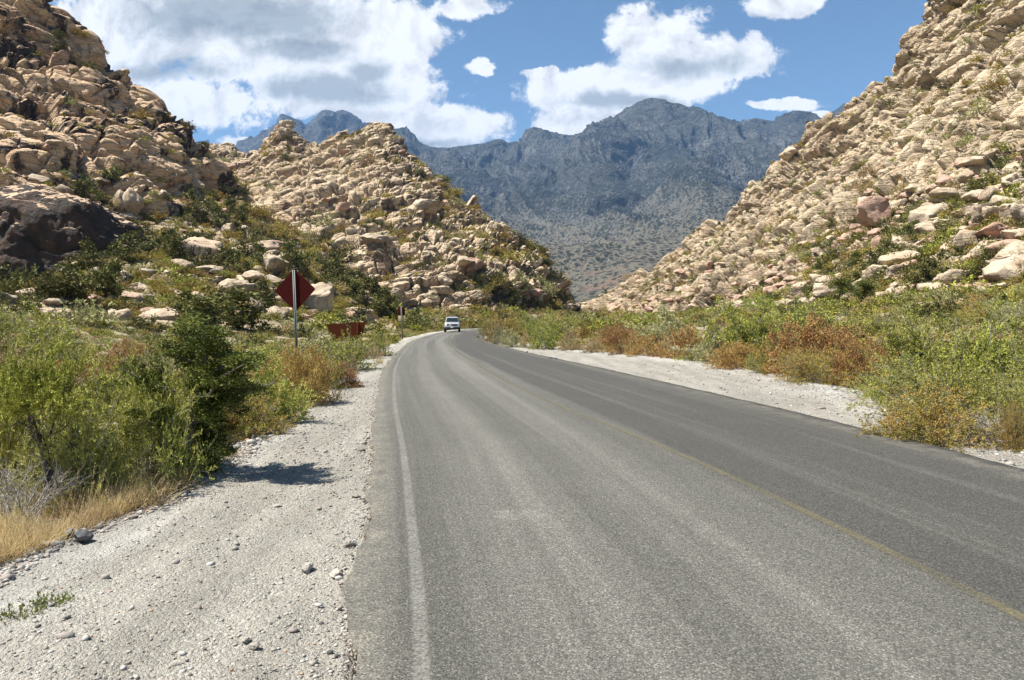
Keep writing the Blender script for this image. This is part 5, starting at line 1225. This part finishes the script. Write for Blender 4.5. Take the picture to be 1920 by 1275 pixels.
d = 60.0; p = PX(755, 0, d); zg = g1(p[0], d)
sg = empty('route_sign', (p[0], d, zg-0.1)); tag(sg, 'small dark red rectangular sign with a tan plate beneath on a post', 'road sign'); sg.rotation_euler = (0, math.radians(-2.5), math.radians(-5))
H0 = EYE+(HZ-575)/F*d-zg+0.1
uchannel(None, H0, sg, w_=0.07)
mb = MB(); mb.box((0, 0.025, H0-0.36), (0.56, 0.006, 0.68)); mb.build('sign_plate', M['sign_back'], sg, 0.01)
mb = MB(); mb.box((0, 0.025, H0-0.93), (0.60, 0.006, 0.42)); mb.build('lower_plate', M['sign_tan'], sg, 0.01)
# brown tapered board seen from behind
d = 38.0; c0 = PX(650, 0, d); zg = g1(c0[0], d)
sg = empty('entrance_sign', (c0[0], d, 0)); tag(sg, 'rust-brown tapered board seen from behind, half hidden by shrubs', 'sign board')
def ZP(py): return EYE+(HZ-py)/F*d
pts = [(612, 608), (686, 603.5), (676, 640), (624, 640)]
ring = lambda y: [np.array([(a-650)/F*d, y, ZP(b)]) for a, b in pts]
mb = MB(); mb.loft([ring(0.10), ring(0)]); mb.build('board', M['sign_rust'], sg, 0.01)
mb = MB(); mb.box(((671-650)/F*d, -0.035, (ZP(605)+zg-0.2)/2), (0.09, 0.07, ZP(605)-zg+0.2)); mb.build('post', M['sign_rust'], sg, 0.008)
mb = MB(); mb.box(((632-650)/F*d, 0.135, (ZP(610)+zg-0.2)/2), (0.09, 0.06, ZP(610)-zg+0.2)); mb.build('post', M['sign_rust'], sg, 0.008)

# ------------------------------------------------------------------ the oncoming car (built facing -Y)
M['car_paint'] = plain('car_paint', (0.33, 0.34, 0.35), 0.35, 0.1, 0.02, spec=0.5)
M['glass'] = plain('car_glass', (0.012, 0.02, 0.022), 0.12, 0.0, 0.02, spec=0.35)
M['car_black'] = plain('car_black', (0.02, 0.02, 0.022), 0.5, 0.0, 0.1)
M['tyre'] = plain('tyre', (0.015, 0.015, 0.015), 0.85); M['rim'] = plain('rim', (0.45, 0.45, 0.46), 0.35, 0.8)
M['lamp'] = plain('headlamp', (0.55, 0.58, 0.62), 0.1, 0.0, 0.1, spec=1.0); M['amber'] = plain('amber_lens', (0.55, 0.22, 0.05), 0.2)
M['plate'] = plain('plate_white', (0.6, 0.62, 0.65), 0.5); M['seat'] = plain('car_interior', (0.05, 0.05, 0.05), 0.9)
def car():
    d = 88.0; x = PX(848, 0, d)[0]
    c = empty('car', (x, d, 0.015), math.radians(4)); tag(c, 'white four-wheel-drive car with roof rails coming round the bend', 'car')
    def sec(y, pts): 
        P = [(a, y, b) for a, b in pts]; return P+[(-a, y, b) for a, b in reversed(pts)]
    def body(y, w1, w2, z0, z1, r=0.08): return sec(y, [(w1-0.12, z0), (w1, z0+0.14), (w1, (z0+z1)*0.55), (w2, z1-r), (w2-r, z1)])
    mb = MB()
    mb.loft([body(-2.30, .78, .70, .52, .92), body(-2.22, .86, .80, .48, 1.00), body(-1.9, .90, .84, .45, 1.06), body(-1.0, .92, .86, .42, 1.14), body(-0.8, .92, .88, .42, 1.16), body(1.9, .92, .88, .42, 1.14), body(2.25, .90, .85, .45, 1.10), body(2.32, .84, .80, .5, 1.0)][::-1])
    b = mb.build('body', M['car_paint'], c, 0.03)
    mb = MB(); cab = lambda y, w1, w2, z0, z1: sec(y, [(w1, z0), (w2, z1-0.07), (w2-0.09, z1)])
    mb.loft([cab(-0.95, .82, .80, 1.10, 1.16), cab(-0.25, .84, .68, 1.10, 1.72), cab(0.2, .84, .68, 1.10, 1.78), cab(1.9, .84, .68, 1.10, 1.76), cab(2.25, .82, .66, 1.10, 1.60), cab(2.30, .80, .78, 1.08, 1.16)][::-1])
    mb.build('roof', M['car_paint'], c, 0.02)
    mb = MB(); yz = lambda t: (-0.97+0.66*t, 1.165+0.50*t)
    P = [(-.72, *yz(0.06)), (.72, *yz(0.06)), (.60, *yz(0.97)), (-.60, *yz(0.97))]; n = np.array([0, -0.60, 0.79])*0.02; P = np.array(P)
    mb.loft([P, P+n]); mb.build('windscreen', M['glass'], c, 0.004)
    for s in (-1, 1):
        mb = MB(); 
        for y0, y1 in ((-0.45, 0.35), (0.42, 1.25), (1.32, 2.0)):
            P = np.array([(s*.853, y0, 1.2), (s*.853, y1, 1.2), (s*.72, y1-(0.02), 1.6), (s*.72, max(y0, y0+(0.3 if y0 < -0.4 else 0)), 1.6)]); mb.loft([P, P+np.array([s*0.012, 0, 0])] if s > 0 else [P+np.array([s*0.012, 0, 0]), P])
        mb.build('side_window', M['glass'], c)
        mb = MB(); mb.cyl((s*0.58, -0.05, 1.86), (s*0.58, 1.9, 1.84), 0.02); 
        for y in (0, 0.9, 1.8): mb.cyl((s*0.58, y, 1.74), (s*0.58, y, 1.86), 0.018)
        mb.build('roof_rail', M['car_black'], c)
        mb = MB(); mb.box((s*1.04, -0.72, 1.24), (0.2, 0.12, 0.15)); mb.box((s*0.92, -0.70, 1.19), (0.12, 0.05, 0.05)); mb.build('mirror', M['car_black'], c, 0.02)
        mb = MB(); mb.loft([[(s*.80, -2.295, .74), (s*.585, -2.345, .74), (s*.585, -2.345, .90), (s*.79, -2.27, .90)][::s], [(s*.82, -2.1, .74), (s*.585, -2.2, .74), (s*.585, -2.2, .90), (s*.80, -2.1, .90)][::s]]); mb.build('headlight', M['lamp'], c, 0.01)
        mb = MB(); mb.box((s*.835, -2.20, .82), (.06, .12, .13)); mb.build('indicator', M['amber'], c, 0.01)
        for y in (-1.45, 1.45):
            mb = MB(); mb.cyl((s*0.70, y, .37), (s*0.94, y, .37), 0.37, k=28); w_ = mb.build('wheel', M['tyre'], c, 0.03)
            mb = MB(); mb.cyl((s*0.93, y, .37), (s*0.955, y, .37), 0.21, k=20); mb.build('rim', M['rim'], w_, 0.01)
    mb = MB(); mb.box((0, -2.34, .82), (1.16, .12, .25)); g = mb.build('grille', M['car_black'], c, 0.02)
    mb = MB(); mb.box((0, -2.405, .82), (.9, .015, .02)); mb.cyl((0, -2.40, .82), (0, -2.415, .82), 0.05); mb.build('badge', M['rim'], g)
    mb = MB(); mb.box((0, -2.34, .64), (1.68, .16, .14)); mb.build('bumper', M['car_paint'], c, 0.04)
    mb = MB(); mb.box((0, -2.33, .44), (1.66, .20, .27)); mb.box((0, -2.0, .38), (1.3, .5, .1)); mb.build('lower_bumper', M['car_black'], c, 0.03)
    mb = MB(); mb.box((0, -2.43, .56), (.32, .015, .15)); mb.build('number_plate', M['plate'], c, 0.004)
    mb = MB(); mb.box((0, 0, .40), (1.5, 3.6, .12)); mb.build('underbody', M['car_black'], c)
car()

# ------------------------------------------------------------------ air
def haze():
    x0, x1, y0, y1, z0, z1 = -9200, 9200, -3100, 12200, -3.0, 2200
    mb = MB(); mb.box(((x0+x1)/2, (y0+y1)/2, (z0+z1)/2), (x1-x0, y1-y0, z1-z0))
    m = bpy.data.materials.new('haze'); m.use_nodes = True; t = NT(m.node_tree); t.n.clear()
    v = t.new('ShaderNodeVolumePrincipled'); v.inputs['Color'].default_value = (0.30, 0.55, 1.0, 1); v.inputs['Density'].default_value = 0.00005; v.inputs['Anisotropy'].default_value = 0.0
    o = t.new('ShaderNodeOutputMaterial'); t.link(v.outputs[0], o.inputs['Volume'])
    tag(mb.build('haze', m), kind='stuff')
haze()
